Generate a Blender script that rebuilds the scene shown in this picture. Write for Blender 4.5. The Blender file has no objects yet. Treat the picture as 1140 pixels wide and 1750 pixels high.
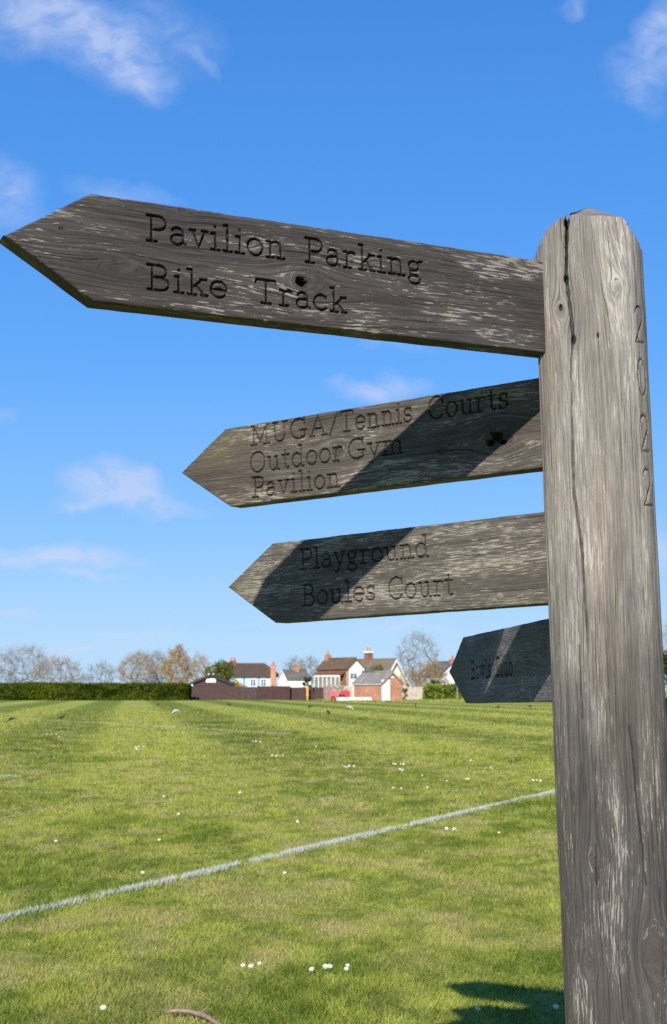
import bpy, math, random
import numpy as np
from mathutils import Matrix, Vector
R = math.radians
rng = np.random.default_rng(7)
random.seed(7)
scene = bpy.context.scene
C = scene.collection

# ------------------------------------------------------------------ camera
F_PX, IMG_W, EYE = 2400.0, 1140.0, 1.05
PITCH = math.atan((1180 - 875) / F_PX)
cam_d = bpy.data.cameras.new('camera')
cam = bpy.data.objects.new('camera', cam_d)
C.objects.link(cam)
cam.location = (0, 0, EYE)
cam.rotation_euler = (math.pi / 2 + PITCH, 0, 0)
cam_d.sensor_fit = 'HORIZONTAL'
cam_d.sensor_width = 36
cam_d.lens = 36 * F_PX / IMG_W
cam_d.clip_start = 0.05
cam_d.clip_end = 3000
cam_d.dof.use_dof = True
cam_d.dof.focus_distance = 2.15
cam_d.dof.aperture_fstop = 28
scene.camera = cam

# ------------------------------------------------------------------ light, sky, exposure
SUN_AZ, SUN_EL = 15.2, 29.3          # degrees left of straight behind the camera; height
scene.view_settings.view_transform = 'Standard'
scene.view_settings.look = 'None'
scene.view_settings.exposure = 0.65
scene.view_settings.gamma = 1
scene.cycles.use_denoising = False
sun_vec = Vector((-math.sin(R(SUN_AZ)) * math.cos(R(SUN_EL)), -math.cos(R(SUN_AZ)) * math.cos(R(SUN_EL)), math.sin(R(SUN_EL))))
sun_d = bpy.data.lights.new('sun', 'SUN')
sun_d.energy = 4.3
sun_d.angle = R(0.5)
sun_d.color = (1.0, 0.94, 0.84)
sun = bpy.data.objects.new('sun', sun_d)
C.objects.link(sun)
sun.rotation_euler = sun_vec.to_track_quat('Z', 'Y').to_euler()
sun.location = (-3, -10, 12)

world = bpy.data.worlds.new('World')
scene.world = world
world.use_nodes = True


class NT:
    """small helper for wiring nodes"""
    def __init__(s, tree):
        s.t = tree
        tree.nodes.clear()

    def n(s, typ, **kw):
        nd = s.t.nodes.new(typ)
        for k, v in kw.items():
            if k.startswith('i_'):
                key = k[2:]
                key = int(key) if key.isdigit() else key
                s.put(nd.inputs[key], v)
            else:
                setattr(nd, k, v)
        return nd

    def put(s, sock, v):
        if hasattr(v, 'is_output'):
            s.t.links.new(v, sock)
        else:
            sock.default_value = v

    def m(s, op, a, b=0.0, c=0.0, clamp=False):
        nd = s.t.nodes.new('ShaderNodeMath')
        nd.operation = op
        nd.use_clamp = clamp
        for i, v in enumerate((a, b, c)):
            s.put(nd.inputs[i], v)
        return nd.outputs[0]

    def mix(s, fac, a, b, typ='MIX'):
        nd = s.t.nodes.new('ShaderNodeMix')
        nd.data_type = 'RGBA'
        nd.blend_type = typ
        s.put(nd.inputs[0], fac)
        for i, v in ((6, a), (7, b)):
            if isinstance(v, tuple) and len(v) == 3:
                v = v + (1,)
            s.put(nd.inputs[i], v)
        return nd.outputs[2]

    def noise(s, vec, scale=1.0, detail=2.0, rough=0.5, dist=0.0):
        nd = s.t.nodes.new('ShaderNodeTexNoise')
        s.put(nd.inputs['Vector'], vec)
        nd.inputs['Scale'].default_value = scale
        nd.inputs['Detail'].default_value = detail
        nd.inputs['Roughness'].default_value = rough
        nd.inputs['Distortion'].default_value = dist
        return nd.outputs['Fac']

    def step(s, v, a, b):
        nd = s.t.nodes.new('ShaderNodeMapRange')
        nd.interpolation_type = 'SMOOTHSTEP'
        s.put(nd.inputs[0], v)
        nd.inputs[1].default_value = a
        nd.inputs[2].default_value = b
        return nd.outputs[0]

    def scale(s, vec, xyz, off=(0, 0, 0)):
        nd = s.t.nodes.new('ShaderNodeMapping')
        s.put(nd.inputs[0], vec)
        nd.inputs['Scale'].default_value = xyz
        nd.inputs['Location'].default_value = off
        return nd.outputs[0]


cp, sp = math.cos(PITCH), math.sin(PITCH)


def ray(px, py):
    """direction in the world for a place in the photograph (used to survey where things stand)"""
    x, y = (px - 570) / F_PX, (875 - py) / F_PX
    return Vector((x, cp - sp * y, sp + cp * y))


def at(px, py, Y):
    r = ray(px, py)
    return Vector((r.x, r.y, r.z)) * (Y / r.y) + Vector((0, 0, EYE))


def gnd(px, py):
    r = ray(px, py)
    return Vector((r.x, r.y, r.z)) * (-EYE / r.z) + Vector((0, 0, EYE))


def build_sky():
    w = NT(world.node_tree)
    out = w.n('ShaderNodeOutputWorld')
    bg = w.n('ShaderNodeBackground')
    bg.inputs['Strength'].default_value = 0.095
    w.t.links.new(bg.outputs[0], out.inputs[0])
    sky = w.n('ShaderNodeTexSky')
    sky.sky_type = 'NISHITA'
    sky.sun_disc = False
    sky.sun_elevation = R(SUN_EL)
    sky.sun_rotation = R(180 + SUN_AZ)
    sky.altitude = 50
    sky.air_density = 1.0
    sky.dust_density = 0.35
    sky.ozone_density = 2.4
    hs = w.n('ShaderNodeHueSaturation')
    hs.inputs['Saturation'].default_value = 1.2
    w.t.links.new(sky.outputs[0], hs.inputs['Color'])
    tc = w.n('ShaderNodeTexCoord')
    sep = w.n('ShaderNodeSeparateXYZ')
    w.t.links.new(tc.outputs['Generated'], sep.inputs[0])
    ramp = w.n('ShaderNodeValToRGB')
    el = ramp.color_ramp.elements
    k = 1 / (0.095 * 1.57)
    stops = [(0.0, (.43, .68, .985)), (.035, (.40, .655, .98)), (.115, (.235, .525, .98)), (.232, (.118, .40, .975)), (.345, (.082, .325, .88)), (.45, (.060, .265, .775)), (1.0, (.03, .15, .50))]
    el[0].position, el[0].color = 0, stops[0][1] + (1,)
    el[1].position, el[1].color = 1, stops[-1][1] + (1,)
    for p_, c_ in stops[1:-1]:
        e = el.new(p_); e.color = c_ + (1,)
    w.t.links.new(sep.outputs[2], ramp.inputs[0])
    rs = w.n('ShaderNodeVectorMath', operation='SCALE')
    w.t.links.new(ramp.outputs[0], rs.inputs[0]); rs.inputs['Scale'].default_value = k
    col = w.mix(0.9, hs.outputs[0], rs.outputs[0])
    yy = w.m('MAXIMUM', sep.outputs[1], 0.05)
    u = w.m('DIVIDE', sep.outputs[0], yy)
    v = w.m('DIVIDE', sep.outputs[2], yy)
    cv = w.n('ShaderNodeCombineXYZ')
    w.t.links.new(u, cv.inputs[0]); w.t.links.new(v, cv.inputs[1])
    warp = w.n('ShaderNodeTexNoise')
    warp.inputs['Scale'].default_value = 22
    warp.inputs['Detail'].default_value = 5
    w.t.links.new(cv.outputs[0], warp.inputs['Vector'])
    ws = w.n('ShaderNodeSeparateColor')
    w.t.links.new(warp.outputs['Color'], ws.inputs[0])
    uw = w.m('MULTIPLY_ADD', w.m('SUBTRACT', ws.outputs[0], 0.5), 0.05, u)
    vw = w.m('MULTIPLY_ADD', w.m('SUBTRACT', ws.outputs[1], 0.5), 0.035, v)
    fine = w.noise(w.scale(cv.outputs[0], (1, 1.6, 1)), 34, 7, 0.62, 0.6)
    fine = w.m('ADD', w.m('MULTIPLY', w.m('SUBTRACT', fine, 0.5), 2.0), 0.62, clamp=True)
    # clouds: place, half axes (photo pixels), tilt, density
    clouds = [(30, 15, 170, 65, 12, .55), (160, 70, 130, 60, 36, .55), (225, 118, 80, 40, 30, .5), (290, 50, 100, 60, 45, .26), (345, 115, 50, 12, 45, .3),
              (10, 330, 70, 50, 40, .45), (215, 328, 80, 20, 14, .35), (205, 828, 75, 38, 20, 1.0), (235, 858, 110, 14, 4, .6), (140, 862, 42, 10, 3, .42),
              (95, 946, 130, 17, 2, .95), (140, 980, 65, 9, 2, .4), (645, 662, 75, 20, 2, .6), (680, 597, 60, 12, 5, .22), (1115, 110, 75, 48, -30, .5),
              (1140, 30, 60, 42, -50, .6), (1105, 172, 40, 30, 60, .25), (975, 14, 20, 22, 0, .28), (20, 1044, 60, 8, 2, .38), (235, 1081, 60, 5, 0, .34),
              (125, 1112, 90, 9, 0, .4), (690, 1076, 80, 9, 0, .4), (1128, 935, 30, 42, 0, .5), (5, 710, 25, 12, 0, .25), (440, 1068, 50, 5, 0, .25), (790, 1108, 70, 9, 0, .3)]
    tot = None
    for px, py, a, b, rot, dens in clouds:
        r = ray(px, py)
        u0, v0 = r.x / r.y, r.z / r.y
        a, b = a / F_PX, b / F_PX
        c_, s_ = math.cos(R(-rot)), math.sin(R(-rot))
        du = w.m('SUBTRACT', uw, u0); dv = w.m('SUBTRACT', vw, v0)
        p = w.m('DIVIDE', w.m('ADD', w.m('MULTIPLY', du, c_), w.m('MULTIPLY', dv, s_)), a * 1.4)
        q = w.m('DIVIDE', w.m('SUBTRACT', w.m('MULTIPLY', dv, c_), w.m('MULTIPLY', du, s_)), b * 1.45)
        d2 = w.m('ADD', w.m('MULTIPLY', p, p), w.m('MULTIPLY', q, q))
        g = w.m('MULTIPLY', w.m('SUBTRACT', 1.0, w.m('SQRT', d2), clamp=True), dens * 1.45)
        tot = g if tot is None else w.m('ADD', tot, g)
    front = w.m('GREATER_THAN', sep.outputs[1], 0.1)
    fac = w.m('MINIMUM', w.m('MULTIPLY', w.m('MULTIPLY', tot, fine), front), 0.72)
    cloudcol = w.mix(w.step(v, 0.0, 0.2), (4.3, 4.9, 6.2), (3.7, 4.4, 6.2))
    res = w.mix(fac, col, cloudcol)
    w.t.links.new(res, bg.inputs['Color'])


build_sky()

# ------------------------------------------------------------------ mesh helpers


def np_mesh(name, V, faces, mats, attrs=None, smooth=False, midx=None, parent=None, vec_attrs=None, smooth_mask=None):
    """faces: list of integer arrays (n,k); one mesh object"""
    me = bpy.data.meshes.new(name)
    V = np.asarray(V, dtype=np.float32)
    me.vertices.add(len(V))
    me.vertices.foreach_set('co', V.ravel())
    faces = [np.asarray(f, dtype=np.int32) for f in faces if len(f)]
    nl = sum(f.size for f in faces); nf = sum(len(f) for f in faces)
    me.loops.add(nl)
    me.loops.foreach_set('vertex_index', np.concatenate([f.ravel() for f in faces]))
    me.polygons.add(nf)
    tot = np.concatenate([np.full(len(f), f.shape[1], dtype=np.int32) for f in faces])
    start = np.concatenate([[0], np.cumsum(tot)[:-1]]).astype(np.int32)
    me.polygons.foreach_set('loop_start', start)
    me.update(calc_edges=True)
    for m in (mats if isinstance(mats, (list, tuple)) else [mats]):
        me.materials.append(m)
    if midx is not None:
        me.polygons.foreach_set('material_index', np.asarray(midx, dtype=np.int32))
    if smooth_mask is not None:
        me.polygons.foreach_set('use_smooth', np.asarray(smooth_mask, dtype=bool))
    else:
        me.polygons.foreach_set('use_smooth', np.full(nf, bool(smooth)))
    for k, a in (attrs or {}).items():
        at_ = me.attributes.new(k, 'FLOAT', 'POINT')
        at_.data.foreach_set('value', np.asarray(a, dtype=np.float32))
    for k, a in (vec_attrs or {}).items():
        at_ = me.attributes.new(k, 'FLOAT_VECTOR', 'POINT')
        at_.data.foreach_set('vector', np.asarray(a, dtype=np.float32).ravel())
    me.validate()
    o = bpy.data.objects.new(name, me)
    C.objects.link(o)
    if parent is not None:
        o.parent = parent
    return o


class MB:
    """collects simple shapes into ONE mesh"""
    def __init__(s):
        s.v, s.f, s.mi, s.cur = [], [], [], 0

    def add(s, vs, fs):
        b = len(s.v)
        s.v += [tuple(v) for v in vs]
        s.f += [tuple(b + i for i in f) for f in fs]
        s.mi += [s.cur] * len(fs)

    def box(s, x0, x1, y0, y1, z0, z1):
        s.add([(x0, y0, z0), (x1, y0, z0), (x1, y1, z0), (x0, y1, z0), (x0, y0, z1), (x1, y0, z1), (x1, y1, z1), (x0, y1, z1)],
              [(3, 2, 1, 0), (4, 5, 6, 7), (0, 1, 5, 4), (1, 2, 6, 5), (2, 3, 7, 6), (3, 0, 4, 7)])

    def prism(s, pts, y0, y1):
        """polygon in x,z extruded along y"""
        n = len(pts)
        s.add([(x, y0, z) for x, z in pts] + [(x, y1, z) for x, z in pts],
              [tuple(range(n)), tuple(range(2 * n - 1, n - 1, -1))] + [(i, i + n, (i + 1) % n + n, (i + 1) % n) for i in range(n)])

    def prism_x(s, pts, x0, x1):
        n = len(pts)
        s.add([(x0, y, z) for y, z in pts] + [(x1, y, z) for y, z in pts],
              [tuple(range(n - 1, -1, -1)), tuple(range(n, 2 * n))] + [(i, (i + 1) % n, (i + 1) % n + n, i + n) for i in range(n)])

    def tube(s, pts, rad, k=8):
        pts = [Vector(p) for p in pts]
        rad = rad if isinstance(rad, (list, tuple)) else [rad] * len(pts)
        vs, fs = [], []
        for i, p in enumerate(pts):
            d = (pts[min(i + 1, len(pts) - 1)] - pts[max(i - 1, 0)]).normalized()
            a = d.orthogonal().normalized() if i == 0 else (a - d * a.dot(d)).normalized()
            b = d.cross(a)
            for j in range(k):
                t = 2 * math.pi * j / k
                vs.append(p + (a * math.cos(t) + b * math.sin(t)) * rad[i])
        for i in range(len(pts) - 1):
            for j in range(k):
                fs.append((i * k + j, i * k + (j + 1) % k, (i + 1) * k + (j + 1) % k, (i + 1) * k + j))
        fs.append(tuple(range(k - 1, -1, -1)))
        fs.append(tuple((len(pts) - 1) * k + j for j in range(k)))
        s.add(vs, fs)

    def disc_y(s, x, z, y0, y1, r, k=20):
        s.prism([(x + r * math.cos(2 * math.pi * j / k), z + r * math.sin(2 * math.pi * j / k)) for j in range(k)], y0, y1)

    def build(s, name, mats, parent=None, smooth=False):
        me = bpy.data.meshes.new(name)
        me.from_pydata(s.v, [], s.f)
        for m in (mats if isinstance(mats, (list, tuple)) else [mats]):
            me.materials.append(m)
        me.polygons.foreach_set('material_index', s.mi)
        if smooth:
            me.polygons.foreach_set('use_smooth', [True] * len(s.f))
        me.update()
        o = bpy.data.objects.new(name, me)
        C.objects.link(o)
        if parent is not None:
            o.parent = parent
        return o


def tag(o, label=None, cat=None, group=None, kind=None):
    for k, v in (('label', label), ('category', cat), ('group', group), ('kind', kind)):
        if v:
            o[k] = v
    return o


def thing(name, label, cat, loc=(0, 0, 0), rz=0.0, group=None):
    o = bpy.data.objects.new(name, None)
    o.empty_display_size = 0.2
    C.objects.link(o)
    o.location = loc
    o.rotation_euler = (0, 0, rz)
    return tag(o, label, cat, group)


def vnoise(x, y, seed=0):
    """smooth value noise on arrays"""
    xi = np.floor(x).astype(np.int64); yi = np.floor(y).astype(np.int64)
    fx = x - xi; fy = y - yi
    fx = fx * fx * (3 - 2 * fx); fy = fy * fy * (3 - 2 * fy)

    def h(a, b):
        n = (a * 374761393 + b * 668265263 + seed * 982451653) & 0xFFFFFFFF
        n = ((n ^ (n >> 13)) * 1274126177) & 0xFFFFFFFF
        return ((n ^ (n >> 16)) & 0xFFFF) / 65535.0
    return (h(xi, yi) * (1 - fx) + h(xi + 1, yi) * fx) * (1 - fy) + (h(xi, yi + 1) * (1 - fx) + h(xi + 1, yi + 1) * fx) * fy


def fbm(x, y, seed=0, octs=4):
    t = 0; a = 0.5; s_ = 0
    for i in range(octs):
        t = t + a * vnoise(x, y, seed + i * 17); s_ += a
        x = x * 2.03 + 5.1; y = y * 2.03 + 1.7; a *= 0.5
    return t / s_


# ------------------------------------------------------------------ materials


def base_mat(name):
    m = bpy.data.materials.new(name)
    m.use_nodes = True
    t = NT(m.node_tree)
    out = t.n('ShaderNodeOutputMaterial')
    bs = t.n('ShaderNodeBsdfPrincipled')
    t.t.links.new(bs.outputs[0], out.inputs[0])
    bs.inputs['Roughness'].default_value = 0.85
    bs.inputs['Specular IOR Level'].default_value = 0.25
    return m, t, bs


def plain(name, col, rough=0.8, var=0.25, scale=6.0, spec=0.25, col2=None):
    """one colour broken up by two scales of noise"""
    m, t, bs = base_mat(name)
    tc = t.n('ShaderNodeTexCoord').outputs['Object']
    n1 = t.noise(tc, scale, 5, 0.6)
    n2 = t.noise(tc, scale * 9, 3, 0.6)
    f = t.m('ADD', t.m('MULTIPLY', n1, 0.7), t.m('MULTIPLY', n2, 0.3))
    f = t.step(f, 0.3, 0.7)
    lo = tuple(c * (1 - var) for c in col)
    hi = tuple(min(1, c * (1 + var)) for c in (col2 or col))
    t.put(bs.inputs['Base Color'], t.mix(f, lo, hi))
    bs.inputs['Roughness'].default_value = rough
    bs.inputs['Specular IOR Level'].default_value = spec
    return m


def brick_mat(name, c1, c2, mortar, bw=0.225, bh=0.075):
    m, t, bs = base_mat(name)
    tc = t.n('ShaderNodeTexCoord').outputs['Object']
    sx = t.n('ShaderNodeSeparateXYZ'); t.put(sx.inputs[0], tc)
    cv = t.n('ShaderNodeCombineXYZ')
    t.put(cv.inputs[0], t.m('ADD', sx.outputs[0], sx.outputs[1])); t.put(cv.inputs[1], sx.outputs[2])
    b = t.n('ShaderNodeTexBrick')
    t.put(b.inputs['Vector'], cv.outputs[0])
    b.inputs['Color1'].default_value = c1 + (1,); b.inputs['Color2'].default_value = c2 + (1,); b.inputs['Mortar'].default_value = mortar + (1,)
    b.inputs['Scale'].default_value = 1; b.inputs['Brick Width'].default_value = bw; b.inputs['Row Height'].default_value = bh
    b.inputs['Mortar Size'].default_value = 0.007
    n = t.noise(tc, 1.3, 5, 0.65)
    t.put(bs.inputs['Base Color'], t.mix(0.55, b.outputs[0], t.mix(t.step(n, .35, .65), (.62, .55, .52), (1.0, .98, .95)), 'MULTIPLY'))
    return m


def tile_mat(name, c1, c2, moss):
    m, t, bs = base_mat(name)
    tc = t.n('ShaderNodeTexCoord').outputs['Object']
    sx = t.n('ShaderNodeSeparateXYZ'); t.put(sx.inputs[0], tc)
    cv = t.n('ShaderNodeCombineXYZ')
    t.put(cv.inputs[0], t.m('ADD', sx.outputs[0], sx.outputs[1])); t.put(cv.inputs[1], sx.outputs[2])
    b = t.n('ShaderNodeTexBrick')
    t.put(b.inputs['Vector'], cv.outputs[0])
    b.inputs['Color1'].default_value = c1 + (1,); b.inputs['Color2'].default_value = c2 + (1,)
    b.inputs['Mortar'].default_value = tuple(c * .5 for c in c1) + (1,)
    b.inputs['Scale'].default_value = 1; b.inputs['Brick Width'].default_value = .3; b.inputs['Row Height'].default_value = .18
    b.inputs['Mortar Size'].default_value = 0.02
    n = t.noise(tc, 1.1, 6, 0.7)
    t.put(bs.inputs['Base Color'], t.mix(t.step(n, .45, .75), b.outputs[0], moss))
    return m


def leaf_mat(name, lo, hi, transl=0.25):
    """colour by the per-leaf attribute 'tone'"""
    m = bpy.data.materials.new(name)
    m.use_nodes = True
    t = NT(m.node_tree)
    out = t.n('ShaderNodeOutputMaterial')
    a = t.n('ShaderNodeAttribute', attribute_name='tone')
    col = t.mix(a.outputs['Fac'], lo, hi)
    d = t.n('ShaderNodeBsdfDiffuse'); t.put(d.inputs[0], col)
    tr = t.n('ShaderNodeBsdfTranslucent'); t.put(tr.inputs[0], col)
    mx = t.n('ShaderNodeMixShader'); mx.inputs[0].default_value = transl
    t.t.links.new(d.outputs[0], mx.inputs[1]); t.t.links.new(tr.outputs[0], mx.inputs[2])
    t.t.links.new(mx.outputs[0], out.inputs[0])
    return m


def wood_mat(name, dark, mid, pale, fleck, warm, brown_amt=0.5, fl_s=(70, 560), low_dark=None):
    """weathered oak; the mesh carries grain coordinates (along, across, seed) that flow round the knots"""
    m, t, bs = base_mat(name)
    g = t.n('ShaderNodeAttribute', attribute_name='grain').outputs['Vector']
    carve = t.n('ShaderNodeAttribute', attribute_name='carve').outputs['Fac']
    knot = t.n('ShaderNodeAttribute', attribute_name='knot').outputs['Fac']
    algae = t.n('ShaderNodeAttribute', attribute_name='algae').outputs['Fac']
    fib = t.noise(t.scale(g, (11, 620, 1)), 1, 5, 0.75)
    fib2 = t.noise(t.scale(g, (34, 900, 1)), 1, 3, 0.7)
    ring = t.noise(t.scale(g, (1.6, 300, 1)), 1, 3, 0.65)
    macro = t.noise(t.scale(g, (5, 24, 1)), 1, 4, 0.6)
    macro2 = t.noise(t.scale(g, (2.5, 26, 1), (3, 7, 2)), 1, 4, 0.6)
    fl = t.noise(t.scale(g, (fl_s[0], fl_s[1], 1), (1, 2, 5)), 1, 3.5, 0.65)
    f = t.m('ADD', t.m('ADD', t.m('MULTIPLY', fib, .36), t.m('MULTIPLY', ring, .20)), t.m('ADD', t.m('MULTIPLY', macro, .20), t.m('MULTIPLY', fib2, .24)))
    col = t.mix(t.step(f, .41, .60), dark, mid)
    col = t.mix(t.m('MULTIPLY', t.step(macro2, .42, .62), brown_amt), col, t.mix(t.step(f, .40, .60), tuple(c * .42 for c in warm), warm))
    flm = t.m('MULTIPLY', t.step(t.m('MULTIPLY_ADD', macro, .75, fl), 1.035 - fleck * .1, 1.075 - fleck * .1), t.step(fib2, .34, .46))
    col = t.mix(t.m('MULTIPLY', flm, .85), col, pale)
    # fine dark broken lines between the fibres
    dl = t.step(t.noise(t.scale(g, (17, 760, 1), (4, 4, 8)), 1, 2, .6), .40, .33)
    col = t.mix(t.m('MULTIPLY', dl, .5), col, tuple(c * .7 for c in dark))
    if low_dark is not None:  # darker, greyer tone towards the foot of the post, pale flecks kept
        sg = t.n('ShaderNodeSeparateXYZ'); t.put(sg.inputs[0], g)
        dm = t.m('MULTIPLY', t.step(t.m('MULTIPLY_ADD', macro, .35, sg.outputs[0]), low_dark[0], low_dark[1]), low_dark[2])
        col = t.mix(dm, col, t.mix(1.0, col, (.27, .265, .285), 'MULTIPLY'))
        col = t.mix(t.m('MULTIPLY', t.m('MULTIPLY', dm, flm), .6), col, pale)
    # dark weather cracks along the fibres
    ck = t.noise(t.scale(g, (5, 520, 1), (9, 1, 3)), 1, 2, .5)
    ckm = t.step(ck, .345, .30)
    col = t.mix(t.m('MULTIPLY', ckm, .75), col, tuple(c * .35 for c in dark))
    col = t.mix(t.m('MULTIPLY', knot, .8), col, tuple(c * .22 for c in warm))
    al = t.m('MULTIPLY', algae, t.step(macro, .35, .6))
    col = t.mix(al, col, (.080, .074, .030))
    col = t.mix(carve, col, (.006, .005, .0045))
    t.put(bs.inputs['Base Color'], col)
    bs.inputs['Roughness'].default_value = 0.8
    h = t.m('ADD', t.m('ADD', t.m('MULTIPLY', fib, .5), t.m('MULTIPLY', ring, .35)), t.m('MULTIPLY', ckm, -.7))
    h = t.m('ADD', h, t.m('MULTIPLY', fib2, .2))
    bp = t.n('ShaderNodeBump'); bp.inputs['Strength'].default_value = 0.9; bp.inputs['Distance'].default_value = 0.0018
    t.put(bp.inputs['Height'], h)
    t.put(bs.inputs['Normal'], bp.outputs[0])
    return m


# ------------------------------------------------------------------ ground and grass
STRIPE_AZ = -0.142                     # mowing direction
LIGHT_G, DARK_G, STRAW_G = (.38, .395, .085), (.25, .285, .05), (.43, .37, .14)


def stripe_np(x, y):
    q = (x * math.cos(STRIPE_AZ) - y * math.sin(STRIPE_AZ)) / 2.5 + 0.35
    s_ = np.sin(q * math.pi)
    return np.clip(s_ * 2.2, -1, 1)


def lawn_material():
    m, t, bs = base_mat('lawn_grass')
    pos = t.n('ShaderNodeNewGeometry').outputs['Position']
    sx = t.n('ShaderNodeSeparateXYZ'); t.put(sx.inputs[0], pos)
    n1 = t.noise(t.scale(pos, (.55, .22, 1)), 1, 6, .62)
    n2 = t.noise(t.scale(pos, (2.6, .9, 1)), 1, 5, .65)
    n3 = t.noise(pos, 38, 3, .7)
    n4 = t.noise(t.scale(pos, (.05, .035, 1)), 1, 3, .5)
    f = t.m('ADD', t.m('MULTIPLY', n1, .45), t.m('MULTIPLY', n2, .55))
    col = t.mix(t.step(f, .38, .62), DARK_G, LIGHT_G)
    col = t.mix(t.m('MULTIPLY', t.step(n2, .5, .75), .45), col, STRAW_G)
    col = t.mix(t.m('MULTIPLY', t.step(n4, .4, .65), .35), col, (.20, .26, .035))
    col = t.mix(.75, col, t.mix(t.step(n3, .25, .7), (.45, .47, .4), (1.25, 1.2, 1.15)), 'MULTIPLY')
    q = t.m('ADD', t.m('MULTIPLY', sx.outputs[0], math.cos(STRIPE_AZ) / 2.5), t.m('MULTIPLY', sx.outputs[1], -math.sin(STRIPE_AZ) / 2.5))
    q = t.m('ADD', q, t.m('MULTIPLY', t.m('SUBTRACT', n1, .5), .5))
    s_ = t.m('SINE', t.m('MULTIPLY', t.m('ADD', q, .35), math.pi))
    s_ = t.m('MULTIPLY_ADD', s_, 1.3, .5, clamp=True)
    near = t.step(sx.outputs[1], 8, 40)
    sm = t.mix(s_, (.64, .73, .62), (1.20, 1.17, 1.24))
    col = t.mix(t.m('MULTIPLY_ADD', near, .8, .2), col, t.mix(1.0, col, sm, 'MULTIPLY'))
    t.put(bs.inputs['Base Color'], col)
    bs.inputs['Roughness'].default_value = .95
    bs.inputs['Specular IOR Level'].default_value = .05
    bp = t.n('ShaderNodeBump'); bp.inputs['Strength'].default_value = .8; bp.inputs['Distance'].default_value = .03
    t.put(bp.inputs['Height'], t.m('ADD', n3, t.m('MULTIPLY', n2, .5)))
    t.put(bs.inputs['Normal'], bp.outputs[0])
    return m


M_LAWN = lawn_material()
lawn = np_mesh('ground', [(-1500, -60, 0), (1500, -60, 0), (1500, 2400, 0), (-1500, 2400, 0)], [[(0, 1, 2, 3)]], M_LAWN)
tag(lawn, kind='structure')


def blade_material(name, white=False):
    m = bpy.data.materials.new(name)
    m.use_nodes = True
    t = NT(m.node_tree)
    out = t.n('ShaderNodeOutputMaterial')
    if white:
        a = t.n('ShaderNodeAttribute', attribute_name='tone').outputs['Fac']
        col = t.mix(a, (.24, .31, .13), (.60, .61, .53))
    else:
        g = t.n('ShaderNodeAttribute', attribute_name='tone').outputs['Fac']
        s_ = t.n('ShaderNodeAttribute', attribute_name='straw').outputs['Fac']
        col = t.mix(g, (.108, .160, .024), (.395, .42, .082))
        col = t.mix(s_, col, (.47, .38, .18))
    d = t.n('ShaderNodeBsdfDiffuse'); t.put(d.inputs[0], col)
    tr = t.n('ShaderNodeBsdfTranslucent'); t.put(tr.inputs[0], col)
    mx = t.n('ShaderNodeMixShader'); mx.inputs[0].default_value = .28
    t.t.links.new(d.outputs[0], mx.inputs[1]); t.t.links.new(tr.outputs[0], mx.inputs[2])
    t.t.links.new(mx.outputs[0], out.inputs[0])
    return m


def blades(name, x, y, h, wd, tone, straw, mat, lean=1.5):
    n = len(x)
    a = rng.uniform(0, 2 * np.pi, n); b = rng.uniform(0, 2 * np.pi, n)
    le = h * rng.uniform(.1, lean, n)
    dx, dy = np.cos(a) * wd / 2, np.sin(a) * wd / 2
    V = np.zeros((n, 3, 3))
    V[:, 0] = np.stack([x - dx, y - dy, np.zeros(n) - .002], 1)
    V[:, 1] = np.stack([x + dx, y + dy, np.zeros(n) - .002], 1)
    V[:, 2] = np.stack([x + np.cos(b) * le, y + np.sin(b) * le, h], 1)
    F = np.arange(n * 3).reshape(n, 3)
    at_ = {'tone': np.repeat(tone, 3)}
    if straw is not None:
        at_['straw'] = np.repeat(straw, 3)
    return np_mesh(name, V.reshape(-1, 3), [F], mat, at_)


def grass():
    xs, ys, hs, ws = [], [], [], []
    for y0, y1, dens, h, w_ in ((4.0, 7.0, 15000, .019, .0036), (7.0, 12, 6500, .022, .0050), (12, 20, 2300, .028, .008), (20, 36, 620, .036, .014), (36, 60, 150, .04, .024), (60, 90, 45, .045, .036)):
        hw0, hw1 = y0 * .30 + 2.2, y1 * .30 + 2.2
        n = int(dens * (hw0 + hw1) * (y1 - y0))
        y = rng.uniform(y0, y1, n)
        x = rng.uniform(-1, 1, n) * (y * .30 + 2.2)
        xs.append(x); ys.append(y)
        hs.append(h * rng.uniform(.45, 1.15, n)); ws.append(w_ * rng.uniform(.7, 1.3, n))
    x, y, h, w_ = map(np.concatenate, (xs, ys, hs, ws))
    big = fbm(x * .6, y * .35, 3); mid = fbm(x * 2.6, y * 1.6, 9); sm = fbm(x * 11, y * 8, 21, 3)
    m2 = fbm(x * 6, y * 4.5, 13, 3)
    g = .50 + (big - .5) * .5 + (mid - .5) * .9 + (m2 - .5) * 1.2 + (sm - .5) * 1.5
    lush = np.clip((fbm(x * 1.1, y * .6, 41) - .62) * 8, 0, 1)
    nearw = np.clip((y - 6) / 22, .15, 1)
    g = g + stripe_np(x, y) * .30 * nearw + rng.normal(0, .26, len(x))
    g = np.clip(g - lush * .3, 0, 1)
    st = np.clip((fbm(x * 3.8, y * 2.8, 77) - .47) * 2.4 + rng.normal(0, .25, len(x)), 0, .9) * (1 - lush)
    h = h * (1 + lush * .7) * (.35 + .8 * mid + .5 * m2)
    o = blades('grass', x, y, h, w_, g, st, blade_material('grass_blade'))
    tag(o, 'short mown grass of the playing field', 'grass', kind='stuff')


grass()
M_PAINT = blade_material('painted_grass', True)


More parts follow.
